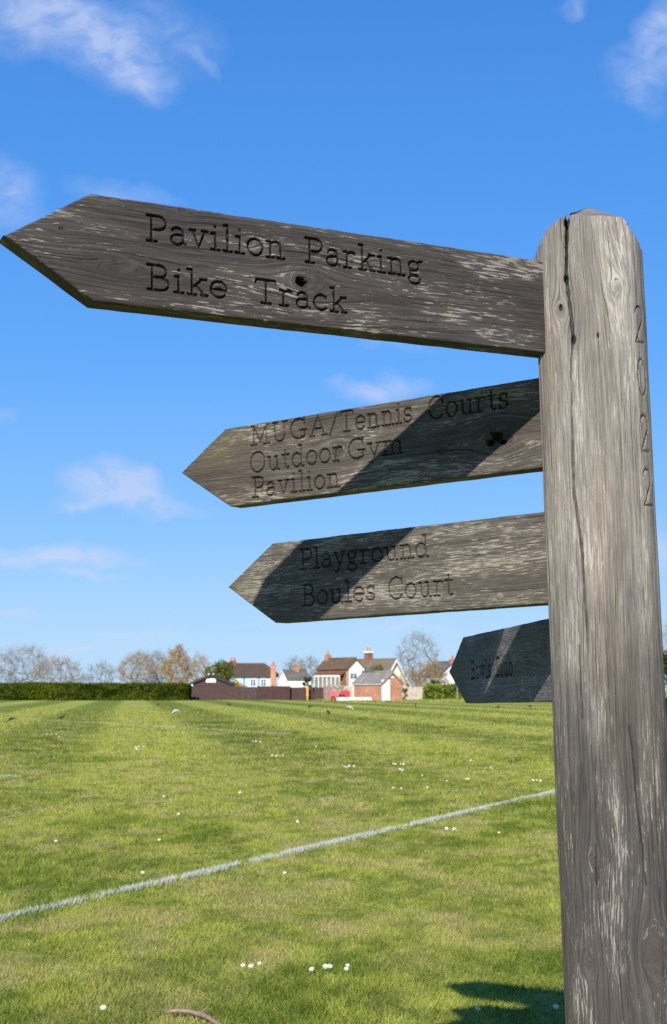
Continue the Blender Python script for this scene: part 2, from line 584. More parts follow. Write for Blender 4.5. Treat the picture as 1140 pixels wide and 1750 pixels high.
def pitch_line(p0, p1, width, label, per_m):
    """marking paint on the turf: a ragged band of paint-coated blades over a thin worn strip"""
    p0, p1 = np.array(p0), np.array(p1)
    L = np.linalg.norm(p1 - p0); d = (p1 - p0) / L; nrm = np.array([-d[1], d[0]])
    n = int(L * per_m)
    s_ = rng.uniform(0, L, n)
    edge = (fbm(s_ * 3, s_ * 0, 5) - .5) * .35
    q = np.clip(rng.normal(0, .30, n), -1, 1) * .5 + edge * .35
    gap = fbm(s_ * 5, q * 3 + 4, 12)
    keep = gap > .34
    s_, q = s_[keep], q[keep]
    pos = p0 + np.outer(s_, d) + np.outer(q * width * 1.25, nrm)
    far = np.clip(pos[:, 1] / 10, 1, 2.2)
    h = rng.uniform(.018, .042, len(s_))
    tone = np.clip(1.0 - np.abs(q) * .9 + rng.normal(0, .2, len(s_)), 0, 1)
    o = blades('pitch_line', pos[:, 0], pos[:, 1], h, .006 * far, tone, None, M_PAINT, .9)
    tag(o, label, 'pitch line')


g = lambda px, py: tuple(gnd(px, py)[:2])
dl = Vector(gnd(950, 1355)) - Vector(gnd(0, 1575))
a0 = Vector(gnd(0, 1575)) - dl * .25; a1 = Vector(gnd(950, 1355)) + dl * .55
pitch_line(a0[:2], a1[:2], .074, 'long white painted line running diagonally across the near grass', 1700)
e0, e1 = Vector(gnd(-200, 1328)), Vector(gnd(32, 1328.5))
pitch_line(e0[:2], e1[:2], .11, 'short white line end at the left edge of the field', 800)
f0, f1 = Vector(gnd(50, 1229)), Vector(gnd(500, 1255))
pitch_line(f0[:2], f1[:2], .035, 'faint far white line across the field in front of the hedge', 90)

# ------------------------------------------------------------------ signpost
PM = Matrix(((0.99980, 0.0, -0.019941, 0.4168), (0.000193, 0.99995, 0.009704, 2.1825), (0.019940, -0.009706, 0.99975, 1.3274), (0, 0, 0, 1)))


def arc(cx, cy, rx, ry, a0, a1, n=14):
    return [(cx + rx * math.cos(R(a0 + (a1 - a0) * i / n)), cy + ry * math.sin(R(a0 + (a1 - a0) * i / n))) for i in range(n + 1)]


X = .66
GL = {
    'P': (.68, [[(.16, 0), (.16, 1)], [(0, 1), (.38, 1)] + arc(.38, .735, .27, .265, 90, -90) + [(.2, .47)], [(0, 0), (.34, 0)]]),
    'B': (.72, [[(.16, 0), (.16, 1)], [(0, 1), (.38, 1)] + arc(.38, .76, .22, .24, 90, -90) + [(.17, .52)], arc(.4, .26, .28, .26, 90, -90) + [(0, 0)]]),
    'T': (.78, [[(.38, 0), (.38, 1)], [(0, .84), (.03, 1), (.73, 1), (.76, .84)], [(.2, 0), (.56, 0)]]),
    'M': (.98, [[(.14, 0), (.14, 1), (.47, .12), (.8, 1), (.8, 0)], [(0, 1), (.14, 1)], [(.8, 1), (.96, 1)], [(0, 0), (.28, 0)], [(.64, 0), (.97, 0)]]),
    'U': (.82, [[(.15, 1), (.15, .34)] + arc(.4, .32, .25, .32, 180, 360) + [(.65, 1)], [(0, 1), (.3, 1)], [(.52, 1), (.8, 1)]]),
    'G': (.84, [arc(.42, .5, .4, .5, 52, 300, 24), [(.72, .40), (.72, .1), (.6, .04)], [(.48, .42), (.82, .42)], [(.67, .9), (.72, 1.0), (.72, .74)]]),
    'A': (.88, [[(.1, 0), (.43, 1), (.76, 0)], [(.22, .36), (.64, .36)], [(0, 0), (.24, 0)], [(.62, 0), (.88, 0)]]),
    '/': (.44, [[(0, -.1), (.42, 1.08)]]),
    'C': (.80, [arc(.42, .5, .4, .5, 45, 318, 26), [(.70, .86), (.74, 1.0), (.74, .72)]]),
    'O': (.84, [arc(.41, .5, .4, .5, 0, 360, 30)]),
    'a': (.56, [arc(.25, .47, .19, .19, 160, 20, 8) + [(.45, .4), (.45, .1), (.54, .02)], arc(.24, .19, .21, .19, 75, 330, 14) + [(.45, .12)], [(.27, .38), (.45, .40)]]),
    'v': (.62, [[(.1, X), (.32, 0), (.53, X)], [(0, X), (.2, X)], [(.43, X), (.64, X)]]),
    'i': (.32, [[(.16, 0), (.16, X), (.02, X - .02)], [(0, 0), (.32, 0)], [(.15, .92), (.17, .92)]]),
    'l': (.32, [[(.16, 0), (.16, 1.04), (.02, 1.02)], [(0, 0), (.32, 0)]]),
    'o': (.58, [arc(.28, X / 2, .27, X / 2, 0, 360, 26)]),
    'n': (.68, [[(.14, 0), (.14, X), (0, X - .02)], [(.14, .45)] + arc(.33, .44, .19, .22, 150, 0, 10) + [(.52, 0)], [(0, 0), (.28, 0)], [(.38, 0), (.67, 0)]]),
    'm': (1.0, [[(.14, 0), (.14, X), (0, X - .02)], [(.14, .45)] + arc(.31, .44, .17, .22, 150, 0, 10) + [(.48, 0)], [(.48, .45)] + arc(.66, .44, .18, .22, 150, 0, 10) + [(.84, 0)], [(0, 0), (.27, 0)], [(.36, 0), (.60, 0)], [(.72, 0), (.98, 0)]]),
    'r': (.50, [[(.14, 0), (.14, X), (0, X - .02)], [(.14, .42)] + arc(.34, .44, .2, .22, 150, 55, 8), [(0, 0), (.32, 0)], [(.43, .6), (.46, .6)]]),
    'k': (.62, [[(.14, 0), (.14, 1.04), (0, 1.02)], [(.5, X), (.16, .3)], [(.28, .4), (.55, 0)], [(0, 0), (.28, 0)], [(.4, X), (.62, X)], [(.44, 0), (.64, 0)]]),
    'g': (.60, [arc(.26, .46, .2, .2, 0, 360, 20), [(.42, .6), (.52, .68), (.6, .66)], [(.16, .29), (.09, .18), (.18, .1), (.42, .04)], arc(.28, -.12, .24, .17, 55, 380, 20)]),
    'e': (.56, [arc(.28, X / 2, .26, X / 2, 0, 318, 22), [(.03, .34), (.54, .34)]]),
    'c': (.54, [arc(.29, X / 2, .27, X / 2, 42, 318, 20), [(.46, .54), (.5, .58)]]),
    's': (.46, [arc(.22, .49, .18, .17, 25, 270, 12) + arc(.21, .17, .2, .16, 85, -155, 14), [(.39, .66), (.39, .5)], [(.02, 0), (.02, .16)]]),
    'u': (.68, [[(0, X - .02), (.14, X), (.14, .22)] + arc(.32, .22, .18, .22, 180, 310, 10) + [(.52, .16)], [(.38, X - .02), (.52, X), (.52, .0), (.66, 0)]]),
    't': (.42, [[(.17, .88), (.17, .16)] + arc(.28, .15, .11, .15, 180, 320, 8), [(0, X), (.38, X)]]),
    'd': (.66, [arc(.26, X / 2, .24, X / 2, 45, 315, 18), [(.36, 1.02), (.5, 1.04), (.5, 0), (.64, 0)]]),
    'y': (.62, [[(.1, X), (.32, .02)], [(.54, X), (.26, -.22), (.14, -.3), (.06, -.27)], [(0, X), (.2, X)], [(.44, X), (.64, X)]]),
    'w': (.92, [[(.1, X), (.27, 0), (.45, X), (.63, 0), (.8, X)], [(0, X), (.2, X)], [(.36, X), (.52, X)], [(.7, X), (.92, X)]]),
    'b': (.62, [arc(.34, X / 2, .24, X / 2, 135, -135, 18), [(0, 1.02), (.12, 1.04), (.12, 0)]]),
    '2': (.62, [arc(.28, .73, .26, .27, 165, -35, 16) + [(.02, .0), (.6, .0)]]),
    '0': (.62, [arc(.3, .5, .28, .5, 0, 360, 30)]),
}


def word_segments(text, s0, s1, zb, cap, top_down=False):
    """strokes of a word as segments in (u right, z) metres, u measured from 0 to the word's width"""
    x = 0; st = []; gap = .12
    for ch in text:
        adv, strokes = GL[ch]
        for pl in strokes:
            st.append([(x + a, b) for a, b in pl])
        x += adv + gap
    lo = min(p[0] for pl in st for p in pl); hi = max(p[0] for pl in st for p in pl)
    k = (s1 - s0) / (hi - lo)
    segs = []
    for pl in st:
        pts = [(s0 + (a - lo) * k, zb + b * cap) for a, b in pl]
        segs += list(zip(pts[:-1], pts[1:]))
    return segs


def carve_field(U, Z, segs, w):
    """0..1 groove profile on a grid U,Z (uniform enough for bounding boxes)"""
    out = np.full(U.shape, 9.0)
    for (x0, z0), (x1, z1) in segs:
        m = (U > min(x0, x1) - w * 1.6) & (U < max(x0, x1) + w * 1.6) & (Z > min(z0, z1) - w * 1.6) & (Z < max(z0, z1) + w * 1.6)
        if not m.any():
            continue
        u, z = U[m], Z[m]
        dx, dz = x1 - x0, z1 - z0
        t = np.clip(((u - x0) * dx + (z - z0) * dz) / (dx * dx + dz * dz + 1e-12), 0, 1)
        d = np.hypot(u - x0 - t * dx, z - z0 - t * dz)
        out[m] = np.minimum(out[m], d)
    return out


def grain_coords(S, Z, knots, seed, wav=1.0):
    """fibre coordinates that part round the knots, and a knot mask"""
    gy = Z + (fbm(S * 2.0, Z * 5, seed, 2) - .5) * .02 * wav + (fbm(S * 7, Z * 25, seed + 5, 2) - .5) * .0016
    gx = S.copy()
    km = np.zeros_like(S)
    for s0, z0, r_, el, dark in knots:
        ds, dz = (S - s0) / el, Z - z0
        r2 = ds * ds + dz * dz
        gy = gy - dz * (r_ * 1.7) ** 2 / (r2 + (r_ * 1.1) ** 2) * .75
        r = np.sqrt(r2)
        wob = 1 + (fbm(S * 60, Z * 90, seed + 11, 2) - .5) * .9
        inside = np.clip((r_ * wob - r) / (r_ * .6), 0, 1)
        gy = np.where(inside > 0, gy * (1 - inside) + (z0 + r * 1.2) * inside, gy)
        km = np.maximum(km, inside * dark)
        # dark rings round the knot
        ringm = np.clip(1 - np.abs(r - r_ * 1.35 * wob) / (r_ * .22), 0, 1) * .35 * dark
        km = np.maximum(km, ringm)
    return gx, gy, km


def finger_board(parent, label, az, zt, zb, tct, tcb, tt, zz, words, knots, mat, seed, cell, algae_f=None, s_start=.03, holes=(), groove=.0020, mirror=False, depth=.0046, front=.018, grime=1.0):
    """one arm: a pointed plank whose front is a fine relief of fibres, knots and routed letters"""
    TH = .036
    nS = int((tt - s_start) / cell); nZ = int((zt - zb) / cell)
    s1 = np.linspace(s_start, tt, nS); r1 = np.linspace(0, 1, nZ)
    top = np.where(s1 < tct, zt, zt + (zz - zt) * (s1 - tct) / (tt - tct))
    bot = np.where(s1 < tcb, zb, zb + (zz - zb) * (s1 - tcb) / (tt - tcb))
    top = top - .0014 * fbm(s1 * 30, s1 * 0, seed + 2) - .0008 * fbm(s1 * 140, s1 * 0, seed + 4)
    bot = bot + .0014 * fbm(s1 * 26, s1 * 0 + 3, seed + 6)
    top = np.maximum(top, bot + .0004)
    S = np.repeat(s1[:, None], nZ, 1)
    Z = bot[:, None] + (top - bot)[:, None] * r1[None, :]
    segs = []
    for text, sl, sr, base, cap in words:
        segs += [((sl - a, b), (sl - c, d)) for (a, b), (c, d) in word_segments(text, 0, sl - sr, base, cap)]
    d = carve_field(S, Z, segs, groove * 1.3)
    wob = groove * (1 + (fbm(S * 160, Z * 160, seed + 30, 2) - .5) * .5)
    prof = np.clip(1 - (d / wob) ** 2, 0, 1)
    carve_depth = depth * np.sqrt(prof)
    gx, gy, km = grain_coords(S, Z, knots, seed)
    fib = fbm(gx * 18, gy * 700, seed + 50, 3)
    relief = -.0007 * (1 - fib) - .0009 * (1 - fbm(gx * 4, gy * 160, seed + 60, 2))
    edge = np.minimum(Z - bot[:, None], top[:, None] - Z)
    edge = np.minimum(edge, (tt - S) * .6)
    rr = .0032
    ez = np.clip(edge / rr, 0, 1)
    round_ = -rr * (1 - np.sqrt(np.clip(1 - (1 - ez) ** 2, 0, 1)))
    y = relief + round_ - carve_depth
    dirt = np.clip(prof * 2.6, 0, 1) * (.86 + .14 * fbm(S * 200, Z * 200, seed + 33, 2)) * grime
    for hs, hz, hr in holes:
        rh = np.hypot((S - hs) / 1.5, Z - hz)
        hm = np.clip((hr * (1 + (fbm(S * 120, Z * 120, seed + 70, 2) - .5) * 1.2) - rh) / (hr * .35), 0, 1)
        y = y - hm * .014
        dirt = np.maximum(dirt, hm * .9)
    y = y - km * .0012
    alg = np.zeros_like(S) if algae_f is None else np.clip(algae_f(S, Z), 0, 1)
    n = nS * nZ
    if mirror:
        S = -S
    Vf = np.stack([S.ravel(), (TH / 2 + y).ravel(), Z.ravel()], 1)
    idx = np.arange(n).reshape(nS, nZ)
    Ff = np.stack([idx[:-1, :-1], idx[1:, :-1], idx[1:, 1:], idx[:-1, 1:]], -1).reshape(-1, 4)
    # the border loop, a rounded back edge and the back face
    loop = np.concatenate([idx[:, 0], idx[-1, 1:], idx[-2::-1, -1], idx[0, -2:0:-1]])
    ctr = np.array([0, 0, (zt + zb) / 2])
    B1 = Vf[loop].copy(); B1[:, 1] = -TH / 2 + .002
    B2 = Vf[loop].copy(); B2[:, 1] = -TH / 2
    B2[:, 2] += np.sign(ctr[2] - B2[:, 2]) * .002
    m_ = len(loop)
    V = np.concatenate([Vf, B1, B2])
    l1 = n + np.arange(m_); l2 = n + m_ + np.arange(m_)
    nx = np.roll(np.arange(m_), -1)
    Fs = np.concatenate([np.stack([loop[nx], loop, l1, l1[nx]], 1), np.stack([l1[nx], l1, l2, l2[nx]], 1)])
    # back as quads between matching border points
    bl = n + m_ + np.arange(nS); tl_ = n + m_ + (nS + nZ - 2) + np.arange(nS)[::-1]
    Fb = np.stack([bl[1:], bl[:-1], tl_[:-1], tl_[1:]], 1)
    if mirror:
        Ff, Fs, Fb = Ff[:, ::-1], Fs[:, ::-1], Fb[:, ::-1]
    fill = lambda a, e: np.concatenate([a.ravel(), a.ravel()[loop], a.ravel()[loop]]) if e else np.concatenate([a.ravel(), np.zeros(2 * m_)])
    gxx = np.concatenate([gx.ravel(), gx.ravel()[loop], gx.ravel()[loop]])
    gyy = np.concatenate([gy.ravel(), gy.ravel()[loop] + .036, gy.ravel()[loop] + .04])
    G = np.stack([gxx, gyy, np.full(len(gxx), seed * 1.7)], 1)
    sm = np.concatenate([np.ones(len(Ff)), np.zeros(len(Fs) + len(Fb))]).astype(bool)
    o = np_mesh('finger_board', V, [Ff, Fs, Fb], mat, {'carve': fill(dirt, 0), 'knot': fill(km, 0), 'algae': fill(alg, 1)}, parent=parent, vec_attrs={'grain': G}, smooth_mask=sm)
    # board x axis points out along the arm, +y is its front face
    c_, s_ = math.cos(az), math.sin(az)
    dn = front - .018
    o.matrix_basis = Matrix(((-c_, s_, 0, s_ * dn), (-s_, -c_, 0, -c_ * dn), (0, 0, 1, 0), (0, 0, 0, 1)))
    o['label'] = label
    return o


def build_post(parent, mat):
    HW, CH = .0845, .0625
    TW = R(10.73)
    # outline of the section, front face first (front is -y before the twist)
    corners = [(-CH, -HW), (CH, -HW), (HW, -CH), (HW, CH), (CH, HW), (-CH, HW), (-HW, CH), (-HW, -CH)]
    counts = [128, 26, 40, 8, 30, 8, 40, 26]
    P, side = [], []
    for i, (a, n) in enumerate(zip(corners, counts)):
        b = corners[(i + 1) % 8]
        for k in range(n):
            t = k / n
            P.append((a[0] + (b[0] - a[0]) * t, a[1] + (b[1] - a[1]) * t)); side.append(i)
    P = np.array(P); side = np.array(side); nu = len(P)
    seg = np.hypot(*(np.roll(P, -1, 0) - P).T)
    U = np.concatenate([[0], np.cumsum(seg)[:-1]])
    nrm = np.array([(0, -1), (.7071, -.7071), (1, 0), (.7071, .7071), (0, 1), (-.7071, .7071), (-1, 0), (-.7071, -.7071)])[side]
    # top profile
    ta = [-.0845, -.0625, -.033, -.030, -.0265, -.0235, .02, .055, .0625, .0845]
    tz = [.402, .436, .457, .458, .456, .453, .452, .447, .436, .401]
    T = np.where(P[:, 1] <= -CH + 1e-6, np.interp(P[:, 0], ta, tz), .402)
    T = np.where(side == 4, np.interp(P[:, 0], ta, tz), T)
    T = T + (fbm(U * 90, U * 0, 3) - .5) * .003
    v1 = np.concatenate([np.linspace(-1.36, -.86, 40)[:-1], np.linspace(-.86, 1, 760)])
    v0 = np.clip(v1, -2, .30)
    nv = len(v1)
    Zg = np.where(v1[:, None] <= .30, np.minimum(v1[:, None], .30), .30 + (T[None, :] - .30) * (v1[:, None] - .30) / .70)
    # finer rows in the cap zone come from the same spacing
    Ug = np.repeat(U[None, :], nv, 0)
    Ag = np.repeat(P[None, :, 0], nv, 0)
    front = np.repeat((side == 0)[None, :], nv, 0)
    chR = np.repeat((side == 1)[None, :], nv, 0)
    knots = [(.307, .018, .009, 1.5, .5), (.336, .101, .006, 2.2, .3), (-.655, .112, .018, 2.4, .9), (-.52, .033, .007, 1.8, .5), (-.672, .018, .006, 1.9, .5)]
    gx, gy, km = grain_coords(Zg, Ug, knots, 5, .3)
    gy = gy + front * .010 * np.exp(-((Ug - .085) / .03) ** 2) * np.clip((Zg - .15) / .25, 0, 1) * (Zg - .15) * 6
    fib = fbm(gx * 14, gy * 650, 8, 3)
    y = -.0008 * (1 - fib) - .0012 * (1 - fbm(gx * 3, gy * 150, 18, 2)) - .002 * (fbm(gx * 5, gy * 30, 28, 2) - .5)
    # the long drying crack down the front face
    ck = [(.47, -.0285, .0052, .030), (.4579, -.0290, .0050, .028), (.40, -.032, .0036, .02), (.355, -.0345, .0030, .015), (.335, -.033, .0032, .012), (.295, -.0295, .0034, .010), (.2625, -.029, .0030, .014), (.2185, -.0328, .0018, .006), (.13, -.035, .0022, .008), (.056, -.0366, .0022, .009), (.0128, -.0363, .0024, .011), (-.032, -.0316, .0022, .011), (-.075, -.0283, .0024, .012), (-.156, -.0275, .0022, .011), (-.2367, -.0267, .0010, .006), (-.27, -.026, .0002, .0)]
    ck = np.array(ck)[::-1]
    cu = np.interp(Zg, ck[:, 0], ck[:, 1]) + (fbm(Zg * 40, Zg * 0, 31, 2) - .5) * .0018
    cw = np.interp(Zg, ck[:, 0], ck[:, 2]) * (.38 + .55 * fbm(Zg * 90, Zg * 0, 33, 2)); cd = np.interp(Zg, ck[:, 0], ck[:, 3])
    prof = np.where(front & (Zg > -.27), np.clip(1.25 - np.abs(Ag - cu) / np.maximum(cw, 1e-4), 0, 1), 0)
    crack = prof * cd
    cr2 = np.where(front & (Zg < -.21) & (Zg > -.32), np.clip(1.2 - np.abs(Ag + .0388 - (fbm(Zg * 50, Zg * 0, 35) - .5) * .002) / .0011, 0, 1), 0)
    cr3 = np.where(front & (Zg < -.33) & (Zg > -.56), np.clip(1.2 - np.abs(Ag - .030 - (-.35 - Zg) * .05 - (fbm(Zg * 30, Zg * 0, 36) - .5) * .006) / .001, 0, 1), 0)
    cr4 = np.where(front & (Zg < -.50) & (Zg > -.56), np.clip(1.2 - np.abs(Ag + .0285 - (fbm(Zg * 60, Zg * 0, 37) - .5) * .003) / .001, 0, 1), 0)
    small = np.maximum(np.maximum(cr2, cr3), cr4)
    dirt = np.maximum(np.minimum(prof, 1) * np.clip(cd / .020, .48, .95), small * .75)
    # pits
    for (z0, a0, r_) in ((.355, -.0345, .0045), (.258, -.0275, .0045), (.262, .0095, .0022), (.31, -.0448, .003)):
        rh = np.hypot((Zg - z0) / 2.0, Ag - a0)
        pm = np.where(front, np.clip((r_ - rh) / (r_ * .4), 0, 1), 0)
        crack = crack + pm * .006; dirt = np.maximum(dirt, pm * .85)
    y = y - crack - small * .004
    # digits down the right chamfer
    cwid = .0311
    segs = []
    for (ch, zt, zb) in (('2', .306, .250), ('0', .223, .167), ('2', .136, .080), ('2', .053, -.002)):
        segs += word_segments(ch, .0075, .0245, zb, zt - zb)
    u_ch = Ug - 2 * CH
    d = carve_field(np.where(chR, u_ch, 9), Zg, segs, .003)
    pr = np.clip(1 - (d / .0017) ** 2, 0, 1)
    y = y - .0042 * np.sqrt(pr)
    dirt = np.maximum(dirt, pr * .85)
    # soften the arrises
    loc = np.concatenate([np.arange(n) / n for n in counts]); ln = np.array([.125, .0311, .125, .0311, .125, .0311, .125, .0311])[side]
    ed = np.minimum(loc, 1 - loc) * ln
    y = y - .0030 * np.clip(1 - ed / .009, 0, 1)[None, :] ** 2 - .0015 * np.clip(1 - ed / .006, 0, 1)[None, :] * fbm(Zg * 40, Ug * 30, 44, 2)
    PX = P[None, :, 0] + nrm[None, :, 0] * y; PY = P[None, :, 1] + nrm[None, :, 1] * y
    c_, s_ = math.cos(-TW), math.sin(-TW)
    # cap: rings running in to the peak
    rings = 26
    rad = np.linspace(1, 0.02, rings + 1)[1:]
    ax, ay, az_ = .004, -.004, .494
    bx, by, bz = PX[-1], PY[-1], Zg[-1]
    cx = bx[None] * rad[:, None] + ax * (1 - rad[:, None]); cy = by[None] * rad[:, None] + ay * (1 - rad[:, None])
    cz = bz[None] * rad[:, None] + az_ * (1 - rad[:, None]) - .012 * np.sin(np.pi * rad[:, None]) * (np.abs(bx[None]) > CH)
    cz = cz + (fbm(cx * 200, cy * 200, 61, 3) - .5) * .002
    notch = np.clip(1.2 - np.abs(cx + .0282) / .0026, 0, 1) * np.clip((-cy - .01) / .03, 0, 1)
    cz = cz - notch * .022
    XX = np.concatenate([PX, cx]); YY = np.concatenate([PY, cy]); ZZ = np.concatenate([Zg, cz])
    Xr = XX * c_ - YY * s_; Yr = XX * s_ + YY * c_
    V = np.stack([Xr.ravel(), Yr.ravel(), ZZ.ravel()], 1)
    nr = nv + rings
    idx = np.arange(nr * nu).reshape(nr, nu)
    nx = np.roll(np.arange(nu), -1)
    Fq = np.stack([idx[:-1, :], idx[:-1, nx], idx[1:, nx], idx[1:, :]], -1).reshape(-1, 4)
    V = np.concatenate([V, [[ax * c_ - ay * s_, ax * s_ + ay * c_, az_]]])
    apex = nr * nu
    Ft = np.stack([idx[-1], idx[-1][nx], np.full(nu, apex)], 1)
    cap_gx = cx; cap_gy = cy + .3
    G = np.stack([np.concatenate([gx, cap_gx + .5]).ravel(), np.concatenate([gy, cap_gy]).ravel(), np.full(nr * nu, 3.3)], 1)
    G = np.concatenate([G, [[.5, .3, 3.3]]])
    z2 = np.zeros((rings, nu))
    algae = np.where((P[None, :, 0] < -CH - .001) & (P[None, :, 1] < 0), .3 * fbm(Zg * 9, Ug * 40, 71), 0) * np.ones((nv, 1))
    A = lambda a, e: np.concatenate([a.ravel(), e.ravel(), [0]])
    me = np_mesh('post', V, [Fq, Ft], mat, {'carve': A(dirt, notch * .8), 'knot': A(km, z2), 'algae': A(algae, z2)}, smooth=True, parent=parent, vec_attrs={'grain': G})
    return me


def signpost():
    root = thing('signpost', 'weathered oak signpost with pointed finger boards carved with place names', 'signpost')
    base_local = Vector((0, 0, -1.328))
    world_base = PM @ base_local
    root.matrix_basis = Matrix.Translation(world_base) @ PM.to_3x3().to_4x4()
    hub = root
    M_POST = wood_mat('post_oak', (.115, .105, .096), (.275, .256, .232), (.38, .355, .315), .34, (.275, .225, .175), .5, (30, 640), (.16, -.32, .92))
    M_B1 = wood_mat('dark_oak', (.027, .024, .0235), (.086, .076, .072), (.30, .268, .23), .48, (.075, .056, .048), .35, (34, 380))
    M_B2 = wood_mat('brown_oak', (.042, .037, .032), (.118, .103, .088), (.29, .262, .215), .48, (.115, .082, .058), .4, (38, 430))
    M_B3 = wood_mat('grey_oak', (.048, .042, .036), (.135, .12, .102), (.30, .272, .23), .95, (.125, .10, .074), .3, (42, 480))
    M_B4 = wood_mat('black_oak', (.060, .061, .063), (.17, .168, .165), (.30, .285, .26), .4, (.11, .095, .08), .2, (60, 500))
    parts = [build_post(hub, M_POST)]
    parts.append(finger_board(hub, 'top finger board carved Pavilion Parking, Bike Track', R(26.74), .3906, .2409, .828, .822, .9424, .3158,
                 [('Pavilion', .7493, .5445, .3350, .0357), ('Parking', .5118, .3195, .3352, .0357), ('Bike', .7488, .6335, .2674, .0342), ('Track', .5897, .4472, .2672, .0335)],
                 [(.512, .306, .013, 2.0, .55), (.79, .292, .009, 3.0, .05), (.868, .335, .004, 1.6, .8), (.60, .352, .004, 1.5, .8), (.70, .385, .005, 1.5, .4)],
                 M_B1, 1, .00092, lambda S, Z: (.55 * np.clip((Z - .372) / .015, 0, 1) * fbm(S * 20, Z * 20, 5)), holes=((.5184, .3065, .0062), (.5120, .3055, .004))))
    parts.append(finger_board(hub, 'second finger board carved MUGA/Tennis Courts, Outdoor Gym, Pavilion', R(-34.75), .2297, .0791, .7466, .7379, .8586, .1565,
                 [('MUGA/', .6860, .4898, .1887, .0357), ('Tennis', .4854, .3373, .1880, .0367), ('Courts', .3015, .1514, .1873, .0370), ('Outdoor', .6880, .4830, .1374, .0376), ('Gym', .468, .3555, .1365, .0356), ('Pavilion', .6841, .4888, .0911, .0362)],
                 [(.172, .138, .020, 1.4, 1.0), (.493, .154, .012, 1.5, .5), (.278, .1283, .003, 1.4, .8), (.40, .180, .004, 1.0, .7)],
                 M_B2, 2, .0010, lambda S, Z: np.clip((S - .66) / .12, 0, 1) * np.clip((Z - .10) / .08, 0, 1) * .6, s_start=.02, front=.006, holes=((.1740, .1420, .0075), (.186, .1330, .0050), (.163, .1310, .0045)), grime=.72, groove=.0019))
    parts.append(finger_board(hub, 'third finger board carved Playground, Boules Court', R(-39.10), .0089, -.1403, .668, .664, .7835, -.0658,
                 [('Playground', .6010, .3165, -.0456, .0360), ('Boules', .5980, .4334, -.1122, .0372), ('Court', .4016, .2691, -.1134, .0372)],
                 [(.347, -.074, .005, 1.4, .15)],
                 M_B3, 3, .0010, lambda S, Z: np.maximum(np.clip((S - .68) / .1, 0, 1) * .7, .5 * np.clip((-.11 - Z) / .03, 0, 1) * fbm(S * 14, Z * 14, 9)), s_start=.02, front=.020, grime=.66, groove=.0019))
    parts.append(finger_board(hub, 'foreshortened lower finger board carved Bowls Club, mostly in shade', R(-82.235), -.1498, -.2944, .897, .893, 1.052, -.2227,
                 [('Bowls', .8303, .6622, -.2415, .0350), ('Club', .6217, .4935, -.2412, .0360)],
                 [(.275, -.201, .014, 1.3, .5), (.66, -.205, .010, 2.2, .2)],
                 M_B4, 4, .0011, lambda S, Z: np.clip((S - .80) / .1, 0, 1) * .8, s_start=.0, groove=.0026, depth=.006))
    parts.append(finger_board(hub, 'lowest finger board, only its edge showing behind the post', R(42), -.290, -.440, .72, .72, .84, -.365, [], [(.4, -.36, .012, 2, .5)], M_B4, 6, .003, None, mirror=True))
    for o in parts:
        o.matrix_basis = Matrix.Translation((0, 0, 1.328)) @ o.matrix_basis
    return root


signpost()

# ------------------------------------------------------------------ things lying on the lawn


def stick():
    p = gnd(283, 1741)
    t = MB()
    pts = [(0, 0, .020), (.02, -.001, .024), (.045, -.006, .027), (.08, -.020, .027), (.105, -.038, .025), (.118, -.052, .026), (.155, -.100, .021), (.195, -.18, .017), (.225, -.27, .013)]
    t.tube(pts, [.0035, .0062, .0072, .0066, .0070, .0088, .0078, .0072, .006], 10)
    t.tube([(.116, -.05, .03), (.132, -.046, .040), (.139, -.044, .043)], [.0042, .003, .0022], 6)
    o = t.build('fallen_stick', plain('bark_stick', (.24, .17, .12), .85, .45, 30), smooth=True)
    o.location = (p.x, p.y, 0)
    tag(o, 'curved brown stick lying on the grass at the bottom edge', 'stick')


stick()


